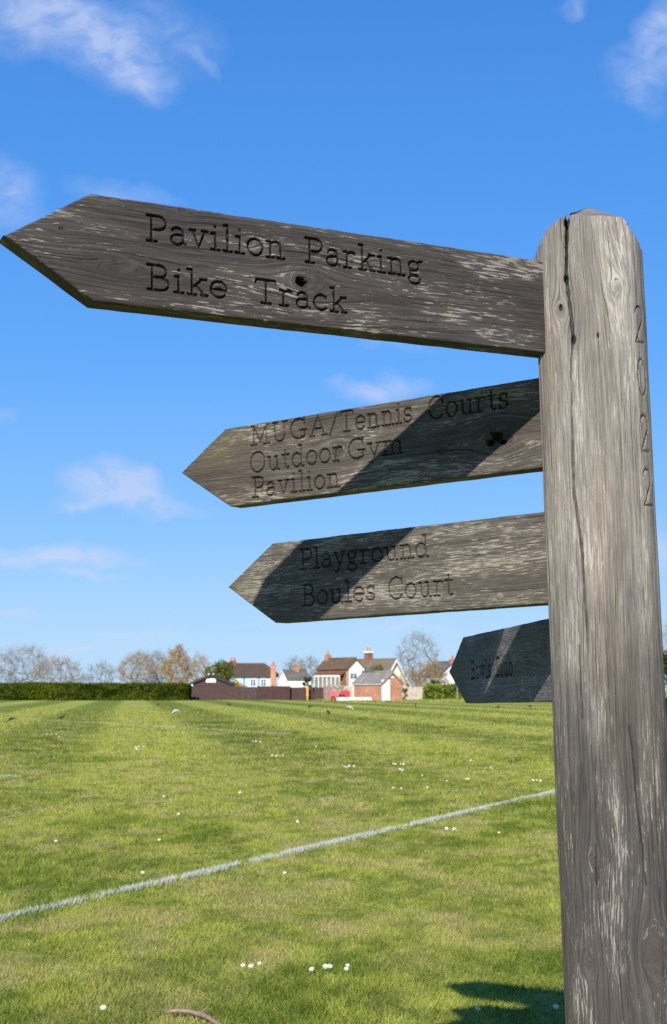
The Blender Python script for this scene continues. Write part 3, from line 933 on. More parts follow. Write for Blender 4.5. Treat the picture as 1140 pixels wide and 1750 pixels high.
def daisies():
    petal = plain('daisy_petal', (.82, .82, .80), .7, .05, 20)
    heart = plain('daisy_heart', (.75, .52, .04), .8, .2, 60)
    stem = plain('daisy_stem', (.10, .2, .03), .8, .2, 40)
    b = MB()
    n = 15
    for i in range(n):
        a = 2 * math.pi * i / n
        da = .16
        z = .0 + (i % 3) * .0012
        b.add([(.003 * math.cos(a), .003 * math.sin(a), z), (.0085 * math.cos(a - da), .0085 * math.sin(a - da), z + .003), (.0125 * math.cos(a), .0125 * math.sin(a), z + .0045), (.0085 * math.cos(a + da), .0085 * math.sin(a + da), z + .003)], [(0, 1, 2, 3)])
    b.cur = 1
    b.tube([(0, 0, -.034), (.002, .001, -.015), (0, 0, -.001)], [.0011, .001, .0013], 6)
    ob = b.build('daisy', [petal, stem])
    h = MB()
    h.tube([(0, 0, 0), (0, 0, .0025), (0, 0, .0042)], [.0042, .0038, .0015], 10)
    hb = h.build('flower_centre', heart, ob, True)
    tag(ob, group='daisies in the lawn')
    groups = [
        ([(415, 1665), (429, 1667), (444, 1660)], 'white daisy of the trio above the stick'),
        ([(533, 1672), (556, 1668), (563, 1670), (594, 1664), (592, 1670)], 'white daisy of the scattered five just above the shadow on the grass'),
        ([(487, 1504)], 'lone white daisy below the middle of the diagonal line'),
        ([(176, 1741)], 'lone white daisy to the left of the stick'),
        ([(243, 1503)], 'lone white daisy just above the left half of the diagonal line'),
        ([(816, 1740), (950, 1740)], 'small pale daisy in the shadow at the bottom near the post'),
        ([(305, 1400)], 'lone white daisy in the left middle of the field above the diagonal line'),
        ([(280, 1368)], 'small white daisy a little beyond the left middle daisy'),
        ([(911, 1342), (917, 1341), (924, 1342)], 'white daisy of the bright clump beside the post above the line'),
        ([(763, 1426), (776, 1426)], 'white daisy of the pair just below the right half of the line'),
        ([(853, 1432)], 'lone white daisy below the line near the post'),
        ([(588, 1316), (592, 1317), (597, 1316), (605, 1316), (685, 1312), (676, 1313), (672, 1312), (690, 1313), (683, 1322), (688, 1323)], 'tiny white daisy of the far band in the middle of the field'),
        ([(722, 1332), (764, 1342), (797, 1338), (801, 1339), (839, 1319), (805, 1306)], 'white daisy of the loose scatter to the left of the post'),
        ([(672, 1354), (686, 1354), (730, 1354)], 'white daisy of the three in a row above the line'),
        ([(232, 1283), (237, 1281), (245, 1281), (233, 1286)], 'far white daisy of the small cluster left of centre'),
        ([(80, 1259), (88, 1259), (96, 1259), (101, 1264), (62, 1252)], 'far white daisy of the row below the crows at the left'),
        ([(437, 1272), (432, 1272), (445, 1273), (465, 1297), (472, 1298), (483, 1297), (540, 1281), (313, 1257)], 'far white daisy of the sparse scatter in mid field'),
        ([(508, 1415), (410, 1362), (272, 1445), (95, 1447)], 'tiny lone white daisy in open grass above the line'),
    ]
    first = True
    for pts, label in groups:
        for px, py in pts:
            p = gnd(px, py)
            o = ob if first else ob.copy()
            c = hb if first else hb.copy()
            if not first:
                C.objects.link(o); C.objects.link(c); c.parent = o
            first = False
            k = .85 + min(.8, max(0, p.y - 5) * .04)
            k *= random.uniform(.85, 1.15)
            o.location = (p.x, p.y, .036 * min(k, 1.4))
            o.scale = (k, k, k)
            o.rotation_euler = (R(random.uniform(28, 48)), R(random.uniform(-15, 15)), R(random.uniform(-20, 20)))
            o['label'] = label; o['category'] = 'daisy'


daisies()


def bird(name, label, cat, px, py, size, rz, mats, peck=False, group=None):
    """one body skinned along its spine, with two legs"""
    p = gnd(px, py)
    sp = [(-.50, .40, .012, .05), (-.36, .44, .05, .03), (-.20, .50, .10, .085), (-.02, .53, .125, .125), (.14, .58, .10, .11), (.23, .68, .058, .065), (.28, .76, .055, .058), (.335, .79, .05, .05), (.385, .78, .022, .022), (.45, .765, .008, .008)]
    if peck:
        sp = [(-.50, .52, .012, .05), (-.36, .53, .05, .03), (-.20, .54, .10, .085), (-.02, .52, .125, .125), (.14, .46, .10, .11), (.24, .36, .058, .065), (.29, .28, .055, .058), (.33, .22, .05, .05), (.37, .17, .022, .022), (.41, .09, .008, .008)]
    k = 12
    V, F, mi = [], [], []
    for i, (x, z, ry, rz_) in enumerate(sp):
        for j in range(k):
            a = 2 * math.pi * j / k
            V.append((x, ry * math.cos(a), z + rz_ * math.sin(a)))
    for i in range(len(sp) - 1):
        for j in range(k):
            F.append((i * k + j, i * k + (j + 1) % k, (i + 1) * k + (j + 1) % k, (i + 1) * k + j))
            mi.append(0 if i < 4 else (1 if i < 7 else 2))
    b = MB(); b.v, b.f, b.mi = V, F, mi
    root = b.build(name, mats, smooth=True)
    for s_ in (-1, 1):
        l = MB()
        l.tube([(.0, .05 * s_, .45), (-.03, .05 * s_, .26), (.01, .05 * s_, .02)], [.03, .013, .010], 6)
        l.tube([(-.05, .05 * s_, .012), (.09, .055 * s_, .012)], [.009, .006], 5)
        l.build('leg', mats[2], root)
    root.location = (p.x, p.y, 0); root.scale = (size,) * 3; root.rotation_euler = (0, 0, R(rz))
    tag(root, label, cat, group)
    return root


M_CROW = plain('crow_feathers', (.012, .012, .014), .5, .3, 8, .4)
M_BEAK = plain('dark_beak', (.02, .02, .02), .6, .2, 8)
M_GREY = plain('gull_back', (.42, .45, .48), .7, .15, 6)
M_WHITE = plain('white_feathers', (.80, .80, .78), .7, .06, 6)
M_GBEAK = plain('gull_beak', (.45, .32, .1), .6, .1, 8)
crows = [(18, 1238, .34, 200, True, 'black crow pecking at the grass farthest to the left'), (105, 1235.5, .34, 20, False, 'black crow standing in the grass second from the left'),
         (270, 1209, .40, 90, True, 'black crow on the far grass in front of the end of the hedge'), (391, 1209.5, .44, 10, True, 'black crow on the far grass below the dark wooden shed'),
         (530, 1213.5, .42, 170, True, 'black crow on the far grass below the orange post'), (561, 1224, .36, 60, True, 'dark crow half sunk in the grass nearest below the red machine'),
         (710, 1209.5, .38, 80, False, 'small black crow on the verge right of the brick shed'), (851, 1213.5, .36, 200, True, 'black crow below the Bowls Club board, left one of two'),
         (906, 1212, .36, 30, True, 'black crow below the Bowls Club board, right one nearer the post')]
for px, py, sz, rz, pk, lb in crows:
    bird('crow', lb, 'crow', px, py, sz, rz, [M_CROW, M_CROW, M_BEAK], pk, 'crows feeding on the field')
bird('gull', 'grey and white gull on the grass in front of the hedge end', 'gull', 299, 1223.5, .42, 165, [M_GREY, M_WHITE, M_GBEAK], True, 'gulls on the field')
bird('gull', 'pale gull on the grass below the white goal frame', 'gull', 599, 1216.5, .46, 15, [M_GREY, M_WHITE, M_GBEAK], True, 'gulls on the field')

# ------------------------------------------------------------------ plants


def quads(centers, size, seed, tone, squash=1.0, up_bias=0.0):
    """leaf-sized faces, random attitude"""
    r_ = np.random.default_rng(seed)
    n = len(centers)
    a = r_.normal(size=(n, 3)); a[:, 2] += up_bias
    a /= np.linalg.norm(a, axis=1)[:, None] + 1e-9
    b = r_.normal(size=(n, 3)); b -= a * (a * b).sum(1)[:, None]; b /= np.linalg.norm(b, axis=1)[:, None] + 1e-9
    c = np.cross(a, b)
    s_ = (size * r_.uniform(.6, 1.3, n))[:, None]
    b = b * s_; c = c * s_ * .6 * squash
    V = np.stack([centers - b, centers - c, centers + b, centers + c], 1).reshape(-1, 3)
    F = np.arange(4 * n).reshape(n, 4)
    return V, F, np.repeat(tone, 4)


def hedge(name, label, p0, p1, depth, h, lo, hi, leaf, n, seed, rough=.05, cat='hedge'):
    """clipped hedge: a dense twiggy body wrapped in small leaves"""
    p0 = Vector(p0); p1 = Vector(p1)
    L = (p1 - p0).length; d = (p1 - p0).normalized(); ang = math.atan2(d.y, d.x)
    r_ = np.random.default_rng(seed)
    x = r_.uniform(0, L, n); t = r_.uniform(0, 1, n); per = r_.uniform(0, 2 * h + depth, n)
    y = np.where(per < h, 0, np.where(per < h + depth, per - h, depth)); z = np.where(per < h, per, np.where(per < h + depth, h, per - h - depth))
    e = r_.uniform(0, 1, n) < min(.12, 2 * depth / L)
    x = np.where(e, np.where(t < .5, 0, L), x); y = np.where(e, r_.uniform(0, depth, n), y); z = np.where(e, r_.uniform(0, h, n), z)
    big = fbm(x * .5 + z * .3, y * .9 + z * 1.2, seed, 3); sml = fbm(x * 3, z * 3 + y * 3, seed + 9, 3)
    off = (big - .5) * rough * 3 + (sml - .5) * rough * 2.4 + r_.normal(0, rough * .5, n)
    cy, cz = depth / 2, h * .5
    ny = np.where((y == 0), -1, np.where(y == depth, 1, 0)); nz = np.where(z == h, 1, 0); nxx = np.where(x == 0, -1, np.where(x == L, 1, 0)) * e
    c = np.stack([x + nxx * off, y + ny * off, np.maximum(z + nz * off * 1.5, .02)], 1)
    # rounded shoulders
    sh = np.clip((z - (h - .35)) / .35, 0, 1); c[:, 1] += np.where(ny != 0, -ny * .18 * sh ** 2, 0)
    xe = np.clip((x - (L - .5)) / .5, 0, 1); c[:, 2] -= np.where(nz == 1, .3 * xe ** 2, 0)
    tone = np.clip(.45 + (big - .5) * 1.2 + (sml - .5) * 1.3 + r_.normal(0, .15, n) + nz * .15, 0, 1)
    V1, F1, t1 = quads(c, leaf, seed + 3, tone)
    # inner body so that nothing shows straight through
    b = MB(); b.box(.15, L - .15, .12, depth - .12, 0, h - .16)
    V = np.concatenate([V1, np.array(b.v)]); F = [np.concatenate([F1, np.array(b.f) + len(V1)])]
    tone_all = np.concatenate([t1, np.zeros(len(b.v))])
    o = np_mesh(name, V, F, leaf_mat(name + '_leaf', lo, hi), {'tone': tone_all})
    o.location = p0; o.rotation_euler = (0, 0, ang)
    tag(o, label, cat)
    return o


M_BARK = plain('bark', (.15, .125, .10), .9, .35, 5)
M_TWIG_GREY = plain('grey_twigs', (.20, .175, .135), .9, .25, 3)
M_TWIG_RED = plain('red_brown_twigs', (.235, .17, .115), .9, .25, 3)
M_TWIG_OCHRE = plain('ochre_twigs', (.30, .215, .115), .9, .25, 3)


def tubes_np(P0, P1, r0, r1, k=3):
    d = P1 - P0; ln = np.linalg.norm(d, axis=1)[:, None] + 1e-9; d = d / ln
    ref = np.where(np.abs(d[:, 2:3]) < .9, [[0, 0, 1.]], [[1., 0, 0]])
    a = np.cross(d, ref); a /= np.linalg.norm(a, axis=1)[:, None] + 1e-9
    b = np.cross(d, a)
    V = []
    for P, r_ in ((P0, r0), (P1, r1)):
        for j in range(k):
            t = 2 * math.pi * j / k
            V.append(P + (a * math.cos(t) + b * math.sin(t)) * r_[:, None])
    n = len(P0)
    V = np.stack(V, 1)
    base = np.arange(n)[:, None] * (2 * k)
    F = [base + np.array([[j, (j + 1) % k, k + (j + 1) % k, k + j]]) for j in range(k)]
    return V.reshape(-1, 3), np.concatenate(F)


def bare_tree(name, label, loc, height, spread, seed, twig_mat, n=420, low=.28, narrow=0.0, leaf=None, nleaf=0, leaf_size=.06, min_r=.008, twigs=5, droop=0.0, group=None):
    """leafless tree: every twig end is led back to the nearest limb, so forks thicken downwards and the ends fill a rounded crown"""
    r_ = np.random.default_rng(seed)
    H, RX = height, spread / 2
    T = []
    while len(T) < n:
        q = r_.uniform(-1, 1, 3)
        rad = math.sqrt((q ** 2).sum())
        if rad > 1 or (rad < .55 and r_.random() < .6):
            continue
        lump = 1 + .35 * (fbm(np.array([math.atan2(q[1], q[0]) * 2 + seed]), np.array([q[2] * 3 + seed]), seed, 2)[0] - .5) * 2
        w_ = 1 - narrow * max(0, q[2])
        z = H * (low + (1 - low) * (.5 + .5 * q[2] * (1 - .10 * r_.random())))
        taper = (.55 + .45 * min(1, (z / H - low) / .25)) if low < .9 else 1
        T.append((q[0] * RX * w_ * lump * taper, q[1] * RX * w_ * lump * taper, min(z, H)))
    T = np.array(T)
    lean = r_.normal(0, .03, 2) * H
    trunk_n = 6
    N = [np.array([lean[0] * (k / trunk_n) ** 2, lean[1] * (k / trunk_n) ** 2, H * low * 1.05 * k / trunk_n]) for k in range(trunk_n + 1)]
    par = [-1] + list(range(trunk_n))
    base = N[-1]
    order = np.argsort(np.linalg.norm((T - base) * [1, 1, .8], axis=1) * r_.uniform(.8, 1.2, len(T)))
    NA = np.zeros((20000, 3)); NA[:len(N)] = N; cnt = len(N); dep = [0] * cnt
    for t in T[order]:
        d = t - NA[:cnt]
        # prefer joints lower down than the twig end so that limbs rise as they leave the trunk
        cost = np.linalg.norm(d, axis=1) + 1.1 * np.maximum(0, .25 * np.hypot(d[:, 0], d[:, 1]) - d[:, 2]) + (np.arange(cnt) < trunk_n - 1) * H * .12
        k = int(np.argmin(cost))
        p = NA[k].copy(); L = np.linalg.norm(t - p)
        m = max(1, int(L / (H * .055)))
        mid_up = np.array([0, 0, .10 * L])
        prev = k
        for q in range(1, m + 1):
            f = q / m
            c = p + (t - p) * f - mid_up * math.sin(math.pi * f) * .6 + r_.normal(0, .010 * H, 3) * (q < m)
            NA[cnt] = c; par.append(prev); prev = cnt; cnt += 1
    NA = NA[:cnt]; par = np.array(par)
    wgt = np.ones(cnt)
    haschild = np.zeros(cnt, bool); haschild[par[par >= 0]] = True
    for k in range(cnt - 1, 0, -1):
        wgt[par[k]] += wgt[k] if haschild[k] else 1.0
    rad = np.maximum(min_r, .020 * H * (wgt / wgt[0]) ** .46)
    i = np.arange(1, cnt)
    P0, P1, r0, r1 = NA[par[i]], NA[i], np.minimum(rad[par[i]], rad[i] * 1.5), rad[i]
    # fine end twigs
    outer = np.where(wgt < 14)[0]; outer = outer[outer > trunk_n]
    a = np.repeat(outer, twigs)
    dirn = NA[a] - NA[par[a]]; dirn /= np.linalg.norm(dirn, axis=1)[:, None] + 1e-9
    rnd = r_.normal(0, 1, (len(a), 3)); dirn = dirn * .8 + rnd * .55 + np.array([0, 0, .25 - droop])
    dirn /= np.linalg.norm(dirn, axis=1)[:, None]
    ln = H * r_.uniform(.03, .085, len(a))[:, None]
    A0 = NA[a] - (NA[a] - NA[par[a]]) * r_.uniform(0, .9, len(a))[:, None]; A1 = A0 + dirn * ln
    B1 = A1 + (dirn + r_.normal(0, .45, (len(a), 3)) + np.array([0, 0, .15 - droop * 1.6])) * ln * .7
    root = thing(name, label, 'tree', loc, 0, group)
    big = rad[i] > .0085 * H
    big[:trunk_n] = True
    V, F = tubes_np(P0[big], P1[big], r0[big], r1[big], 7)
    np_mesh('trunk', V, [F], M_BARK, smooth=True, parent=root)
    mr = np.full(len(a), min_r * .62)
    V, F = tubes_np(np.concatenate([P0[~big], A0, A1]), np.concatenate([P1[~big], A1, B1]), np.concatenate([r0[~big], mr, mr]), np.concatenate([r1[~big], mr, mr * .7]), 3)
    mats, midx, att = [twig_mat], None, None
    if leaf is not None:
        q = r_.integers(0, len(A0), nleaf)
        c = A0[q] + (B1[q] - A0[q]) * r_.uniform(0, 1, (nleaf, 1)) + r_.normal(0, .05, (nleaf, 3))
        tone = np.clip(r_.normal(.5, .28, nleaf), 0, 1)
        V2, F2, t2 = quads(c, leaf_size, seed + 1, tone)
        midx = np.concatenate([np.zeros(len(F)), np.ones(len(F2))])
        att = {'tone': np.concatenate([np.zeros(len(V)), t2])}
        F = np.concatenate([F, F2 + len(V)]); V = np.concatenate([V, V2]); mats = [twig_mat, leaf]
    np_mesh('crown', V, [F], mats, att, midx=midx, parent=root)
    return root


def leafy(name, label, loc, height, spread, seed, lo, hi, n, leaf_size, trunk_h=.3, blobs=22, cat='tree', part='trunk', group=None, flat=1.0):
    """evergreen or leafy crown of many leaf faces in uneven clumps, with limbs running into it"""
    r_ = np.random.default_rng(seed)
    root = thing(name, label, cat, loc, 0, group)
    cz = height * (trunk_h + (1 - trunk_h) / 2)
    B = r_.normal(0, 1, (blobs, 3)); B /= np.linalg.norm(B, axis=1)[:, None]
    B *= r_.uniform(.35, .80, (blobs, 1))
    rx, rz_ = spread / 2, height * (1 - trunk_h) / 2
    Bc = B * np.array([rx, rx, rz_]) + np.array([0, 0, cz])
    Br = r_.uniform(.20, .40, blobs) * min(rx, rz_ * 1.4)
    i = r_.integers(0, blobs, n)
    dv = r_.normal(0, 1, (n, 3)); dv /= np.linalg.norm(dv, axis=1)[:, None]
    rad = Br[i] * (.55 + .5 * r_.random(n) ** .5)
    c = Bc[i] + dv * rad[:, None]
    c[:, 2] = np.maximum(c[:, 2], .05)
    tone = np.clip(.42 + r_.normal(0, .2, n) + r_.normal(0, .15, blobs)[i] + (fbm(c[:, 0] * 2, c[:, 2] * 2, seed, 2) - .5), 0, 1)
    V, F, t_ = quads(c, leaf_size, seed + 2, tone)
    np_mesh('crown' if cat == 'tree' else 'foliage', V, [F], leaf_mat(name + '_leaf', lo, hi), {'tone': t_}, parent=root)
    b = MB()
    b.tube([(0, 0, 0), (0, 0, height * .4), (0, 0, height * .7)], [height * .028, height * .02, height * .01], 8)
    for k in range(0, blobs, 2):
        q = Vector(Bc[k]); s_ = Vector((0, 0, height * random.uniform(.15, .5)))
        b.tube([s_, s_.lerp(q, .55) + Vector((0, 0, .05)), q], [height * .012, height * .008, height * .003], 5)
    b.build(part if cat == 'tree' else 'stem', M_BARK, root, True)
    return root


def gz(px, Z):
    p = at(px, 1180, Z)
    return (p.x, Z, 0)


def up(py, Z):
    """height above the ground of a row of the photograph at distance Z"""
    return at(570, py, Z).z


# long clipped hedge at the left
hedge('hedge', 'long clipped dark green hedge along the left end of the field', gz(-60, 150), gz(323, 150), 1.7, up(1170, 150), (.022, .040, .006), (.125, .155, .018), .10, 60000, 11, .085)

BUD = leaf_mat('ochre_buds', (.17, .115, .045), (.36, .26, .10), .2)
BUD2 = leaf_mat('gold_buds', (.28, .18, .055), (.54, .37, .12), .2)
BUD3 = leaf_mat('green_buds', (.10, .12, .025), (.25, .25, .06), .2)
bare_tree('bare_tree', 'tall bare grey tree at the far left behind the hedge', gz(38, 172), up(1099, 172), 7.0, 101, M_TWIG_GREY, 520, .22)
bare_tree('bare_tree', 'rounded bare tree with reddish twigs, second from the left behind the hedge', gz(97, 168), up(1119, 168), 5.8, 102, M_TWIG_RED, 560, .2)
bare_tree('bare_tree', 'small thin bare tree standing alone behind the middle of the hedge', gz(171, 178), up(1127, 178), 4.4, 103, M_TWIG_GREY, 260, .2)
bare_tree('bare_tree', 'dense brownish tree with swelling buds behind the right half of the hedge', gz(236, 170), up(1112, 170), 4.9, 104, M_TWIG_OCHRE, 620, .15, .1, BUD, 2600)
bare_tree('bare_tree', 'thin grey-brown tree between the dense brown tree and the golden one', gz(270, 176), up(1110, 176), 3.8, 105, M_TWIG_GREY, 380, .2, .2, BUD, 500)
bare_tree('willow_tree', 'tall golden budding tree with a narrow top near the end of the hedge', gz(304, 168), up(1098, 168), 4.2, 106, M_TWIG_OCHRE, 480, .12, .55, BUD2, 6000, .065, droop=.5)
bare_tree('bare_tree', 'low ochre tree rising behind the dark wooden shed roof', gz(340, 186), up(1116, 186), 3.2, 107, M_TWIG_OCHRE, 240, .2, .2, BUD2, 1500)
bare_tree('bare_tree', 'faint bare tree at the very left edge low behind the hedge', gz(-4, 185), up(1138, 185), 5.0, 108, M_TWIG_GREY, 260, .2)
bare_tree('bare_tree', 'low bare scrub tree in the gap right of the reddish tree', gz(140, 190), up(1150, 190), 4.0, 109, M_TWIG_RED, 200, .1)
leafy('broadleaf_tree', 'bushy olive green tree behind the dark wooden shed', gz(374, 178), up(1121, 178), 4.6, 201, (.045, .065, .012), (.24, .25, .045), 5200, .11, .15, 30)
leafy('forsythia_bush', 'bright yellow flowering bush above the dark fence', gz(406, 172), up(1161, 172), 2.6, 202, (.30, .20, .01), (.72, .50, .02), 2600, .07, .05, 18, 'bush')
bare_tree('bare_tree', 'grey bare tree directly behind the white cottage chimney', gz(503, 236), up(1119, 236), 3.6, 110, M_TWIG_GREY, 260, .2, 0, BUD3, 700)
bare_tree('bare_tree', 'grey bare tree between the white cottage and the cream gabled house', gz(529, 232), up(1120, 232), 4.6, 111, M_TWIG_GREY, 320, .2, 0, BUD3, 900)
leafy('evergreen_shrub', 'dark green shrub against the cream gabled house end of the white cottage', gz(526, 200), up(1150, 200), 1.8, 203, (.03, .05, .012), (.12, .15, .04), 1500, .09, .05, 14, 'bush')
leafy('garden_shrub', 'olive green bush showing over the brick shed roof', gz(645, 200), up(1129, 200), 3.6, 204, (.06, .07, .018), (.22, .21, .06), 3200, .10, .1, 22, 'bush')
bare_tree('bare_tree', 'tallest bare tree, right of the brick shed against the sky', gz(716, 190), up(1076, 190), 6.4, 131, M_TWIG_GREY, 330, .2, .25, BUD, 700)
bare_tree('bare_tree', 'low ochre scrub tree left of the foot of the tallest bare tree', gz(702, 182), up(1142, 182), 3.4, 113, M_TWIG_OCHRE, 260, .05, 0, BUD, 1200)
bare_tree('bare_tree', 'low ochre tree right of the tallest bare tree', gz(737, 180), up(1124, 180), 4.2, 114, M_TWIG_OCHRE, 420, .1, .1, BUD, 2200)
leafy('evergreen_shrub', 'dark shrub at the foot of the tallest bare tree', gz(741, 172), up(1154, 172), 1.7, 205, (.03, .045, .012), (.12, .13, .04), 1200, .09, .05, 12, 'bush')
hedge('laurel_hedge', 'loose yellowish green laurel hedge right of the brick shed', gz(729, 146), gz(1128, 146), 1.6, up(1172.5, 146), (.05, .085, .012), (.30, .36, .07), .12, 40000, 12, .14)
leafy('conifer_tree', 'tall dark conifer beyond the right side of the post', gz(1150, 150), up(1098, 150), 3.4, 206, (.015, .03, .008), (.10, .13, .03), 6000, .11, .02, 40)
bare_tree('bare_tree', 'bare brown tree rising above the conifer at the right edge', gz(1148, 175), up(1062, 175), 6.0, 115, M_TWIG_RED, 400, .25)
bare_tree('garden_sapling', 'leafless shrub in front of the pale fence beside the red machine', gz(579, 151), up(1166, 151), 2.0, 116, M_TWIG_GREY, 90, .1, 0, BUD, 250, .04)
leafy('climbing_shrub', 'brownish green creeper between the brick shed and the pale panel', gz(690, 145), up(1171, 145), 1.0, 207, (.07, .06, .03), (.22, .2, .08), 900, .06, .0, 10, 'bush')

# ------------------------------------------------------------------ buildings
M_CREAM = plain('cream_render', (.84, .81, .70), .9, .06, .8)
M_PALEBLUE = plain('pale_blue_render', (.42, .60, .78), .9, .06, .8)
M_WHITEWALL = plain('white_render', (.80, .80, .78), .9, .05, .8)
M_WHITEPAINT = plain('white_paint', (.80, .80, .79), .5, .04, 2)
M_BRICK = brick_mat('red_brick', (.58, .24, .14), (.44, .165, .095), (.48, .38, .30))
M_BRICK2 = brick_mat('brown_brick', (.30, .11, .06), (.24, .085, .05), (.30, .22, .16))
M_TILE_BROWN = tile_mat('brown_tiles', (.16, .10, .065), (.12, .077, .053), (.17, .13, .05))
M_TILE_DARK = tile_mat('dark_tiles', (.105, .068, .054), (.080, .054, .045), (.10, .08, .05))
M_TILE_RED = tile_mat('red_tiles', (.22, .095, .06), (.17, .075, .05), (.16, .11, .06))
M_TILE_GREY = tile_mat('grey_tiles', (.155, .14, .13), (.115, .105, .10), (.20, .185, .15))
M_SLATE = tile_mat('slate', (.27, .245, .225), (.20, .185, .17), (.33, .30, .25))
M_THATCH = plain('old_thatch', (.16, .13, .095), .95, .35, 3)
M_GLASS = plain('window_glass', (.10, .13, .17), .12, .2, 2, .6)
M_STAIN = plain('dark_stained_wood', (.062, .036, .032), .75, .28, 3)
M_STAIN2 = plain('dark_stained_gate', (.058, .030, .028), .75, .28, 3)
M_FELT = plain('roof_felt', (.045, .04, .04), .9, .3, 3)
M_POT = plain('chimney_pot', (.50, .17, .09), .8, .2, 3)
M_PALEPANEL = plain('pale_weathered_panel', (.42, .35, .30), .9, .25, 2.5)
M_PINKPANEL = plain('pinkish_panel', (.26, .17, .155), .9, .25, 2.5)
M_ORANGE = plain('new_timber', (.62, .30, .09), .7, .15, 4)


def window(parent, x, y, z, w, h, wall='y', mat=None, d=.06):
    f = MB()
    fw = .07
    f.box(x, x + w, y - d, y + .02, z, z + fw); f.box(x, x + w, y - d, y + .02, z + h - fw, z + h)
    f.box(x, x + fw, y - d, y + .02, z + fw, z + h - fw); f.box(x + w - fw, x + w, y - d, y + .02, z + fw, z + h - fw)
    f.box(x + w / 2 - .04, x + w / 2 + .04, y - d + .004, y + .02, z + fw, z + h - fw)
    f.box(x + fw, x + w / 2 - .04, y - d + .01, y + .02, z + h * .55, z + h * .55 + .04); f.box(x + w / 2 + .04, x + w - fw, y - d + .01, y + .02, z + h * .55, z + h * .55 + .04)
    o = f.build('window', mat or M_WHITEPAINT, parent)
    g_ = MB(); g_.box(x + .03, x + w - .03, y - .02, y + .015, z + .03, z + h - .03)
    g_.build('pane', M_GLASS, o)
    return o


def chimney(parent, x, y, z0, z1, w, d, mat, pots=2, band=None):
    b = MB(); b.box(x - w / 2, x + w / 2, y - d / 2, y + d / 2, z0, z1)
    b.box(x - w / 2 - .07, x + w / 2 + .07, y - d / 2 - .07, y + d / 2 + .07, z1, z1 + .16)
    o = b.build('chimney', mat, parent)
    if band:
        m = MB(); m.box(x - w / 2 - .10, x + w / 2 + .10, y - d / 2 - .10, y + d / 2 + .10, z1 + .16, z1 + .16 + band)
        m.build('chimney_band', M_WHITEPAINT, o)
    for k in range(pots):
        px_ = x + (k - (pots - 1) / 2) * w * .5
        p = MB(); zz = z1 + .16 + (band or 0)
        p.tube([(px_, y, zz), (px_, y, zz + .3), (px_, y, zz + .62)], [.17, .14, .15], 10)
        p.build('chimney_pot', M_POT, o, True)
    return o


def gable_house(name, label, loc, rz, W, L, eave, ridge, wall, roof, over=.25, thick=.14, barge=None, wall_front=None):
    """gable front on local y=0 (facing -y), ridge running along +y; origin at the front left corner"""
    h = thing(name, label, 'house', loc, R(rz))
    b = MB()
    e, r_ = eave, ridge
    b.add([(0, 0, 0), (W, 0, 0), (W, 0, e), (W / 2, 0, r_), (0, 0, e), (0, L, 0), (W, L, 0), (W, L, e), (W / 2, L, r_), (0, L, e)],
          [(0, 1, 2, 3, 4), (9, 8, 7, 6, 5), (5, 0, 4, 9), (1, 6, 7, 2), (4, 3, 8, 9), (3, 2, 7, 8)])
    if wall_front:
        b.mi = [1, 0, 0, 0, 0, 0]
    b.build('wall', [wall, wall_front or wall], h)
    m = MB()
    sl = (r_ - e) / (W / 2)
    x0 = -over; z0 = e - sl * over
    for s_ in (0, 1):
        f = (lambda x: x) if s_ == 0 else (lambda x: W - x)
        pts = [(f(x0), z0 + .03), (f(W / 2), r_ + .03), (f(W / 2), r_ + .03 + thick * 1.15), (f(x0), z0 + thick)]
        m.prism(pts if s_ == 0 else pts[::-1], -over * .8, L + over * .8)
    rf = m.build('roof', roof, h)
    k = MB()
    k.tube([(W / 2, -over * .8, r_ + thick + .05), (W / 2, L + over * .8, r_ + thick + .05)], .10, 8)
    k.build('ridge_tiles', roof, rf, True)
    if barge:
        bm = MB()
        for s_ in (0, 1):
            f = (lambda x: x) if s_ == 0 else (lambda x: W - x)
            pts = [(f(x0), z0 - .12), (f(W / 2), r_ - .10), (f(W / 2), r_ + thick), (f(x0), z0 + thick * .8)]
            bm.prism(pts if s_ == 0 else pts[::-1], -over * .8 - .05, -over * .8 - .004)
        bm.build('bargeboard', barge, rf)
    return h


def brick_shed():
    Z = 131.5
    W, L = 2.28, 5.2
    c = gz(652.5, Z)
    h = gable_house('brick_shed', 'small red brick shed with a white door and grey tiled roof', c, 30, W, L, up(1167, Z) - .02, up(1149.5, Z), M_BRICK, M_SLATE, .14, .08, M_SLATE)
    d = MB(); d.box(.05, .80, -.05, -.003, .02, 1.98)
    dr = d.build('door', M_WHITEPAINT, h)
    f = MB(); f.box(-.02, .05, -.07, -.004, 0, 2.06); f.box(.80, .87, -.07, -.004, 0, 2.06); f.box(.05, .80, -.07, -.004, 1.98, 2.06)
    f.build('door_frame', M_WHITEPAINT, dr)
    k = MB(); k.tube([(.72, -.05, 1.0), (.72, -.11, 1.0), (.62, -.11, 1.0)], .015, 6)
    k.build('handle', M_FELT, dr)
    v = MB(); v.box(W / 2 - .20, W / 2 + .20, -.045, -.003, 2.18, 2.36)
    for j in range(3):
        v.box(W / 2 - .17, W / 2 + .17, -.06, -.045, 2.20 + j * .05, 2.225 + j * .05)
    v.build('vent', M_CREAM, h)
    fa = MB(); fa.box(-.13, -.10, -.1, L + .1, up(1167, Z) - .17, up(1167, Z) - .06)
    fa.build('gutter', M_WHITEPAINT, h)
    dp = MB(); dp.tube([(-.05, L - .12, up(1167, Z) - .1), (-.05, L - .12, .05)], .04, 8)
    dp.build('downpipe', M_WHITEPAINT, h)


brick_shed()


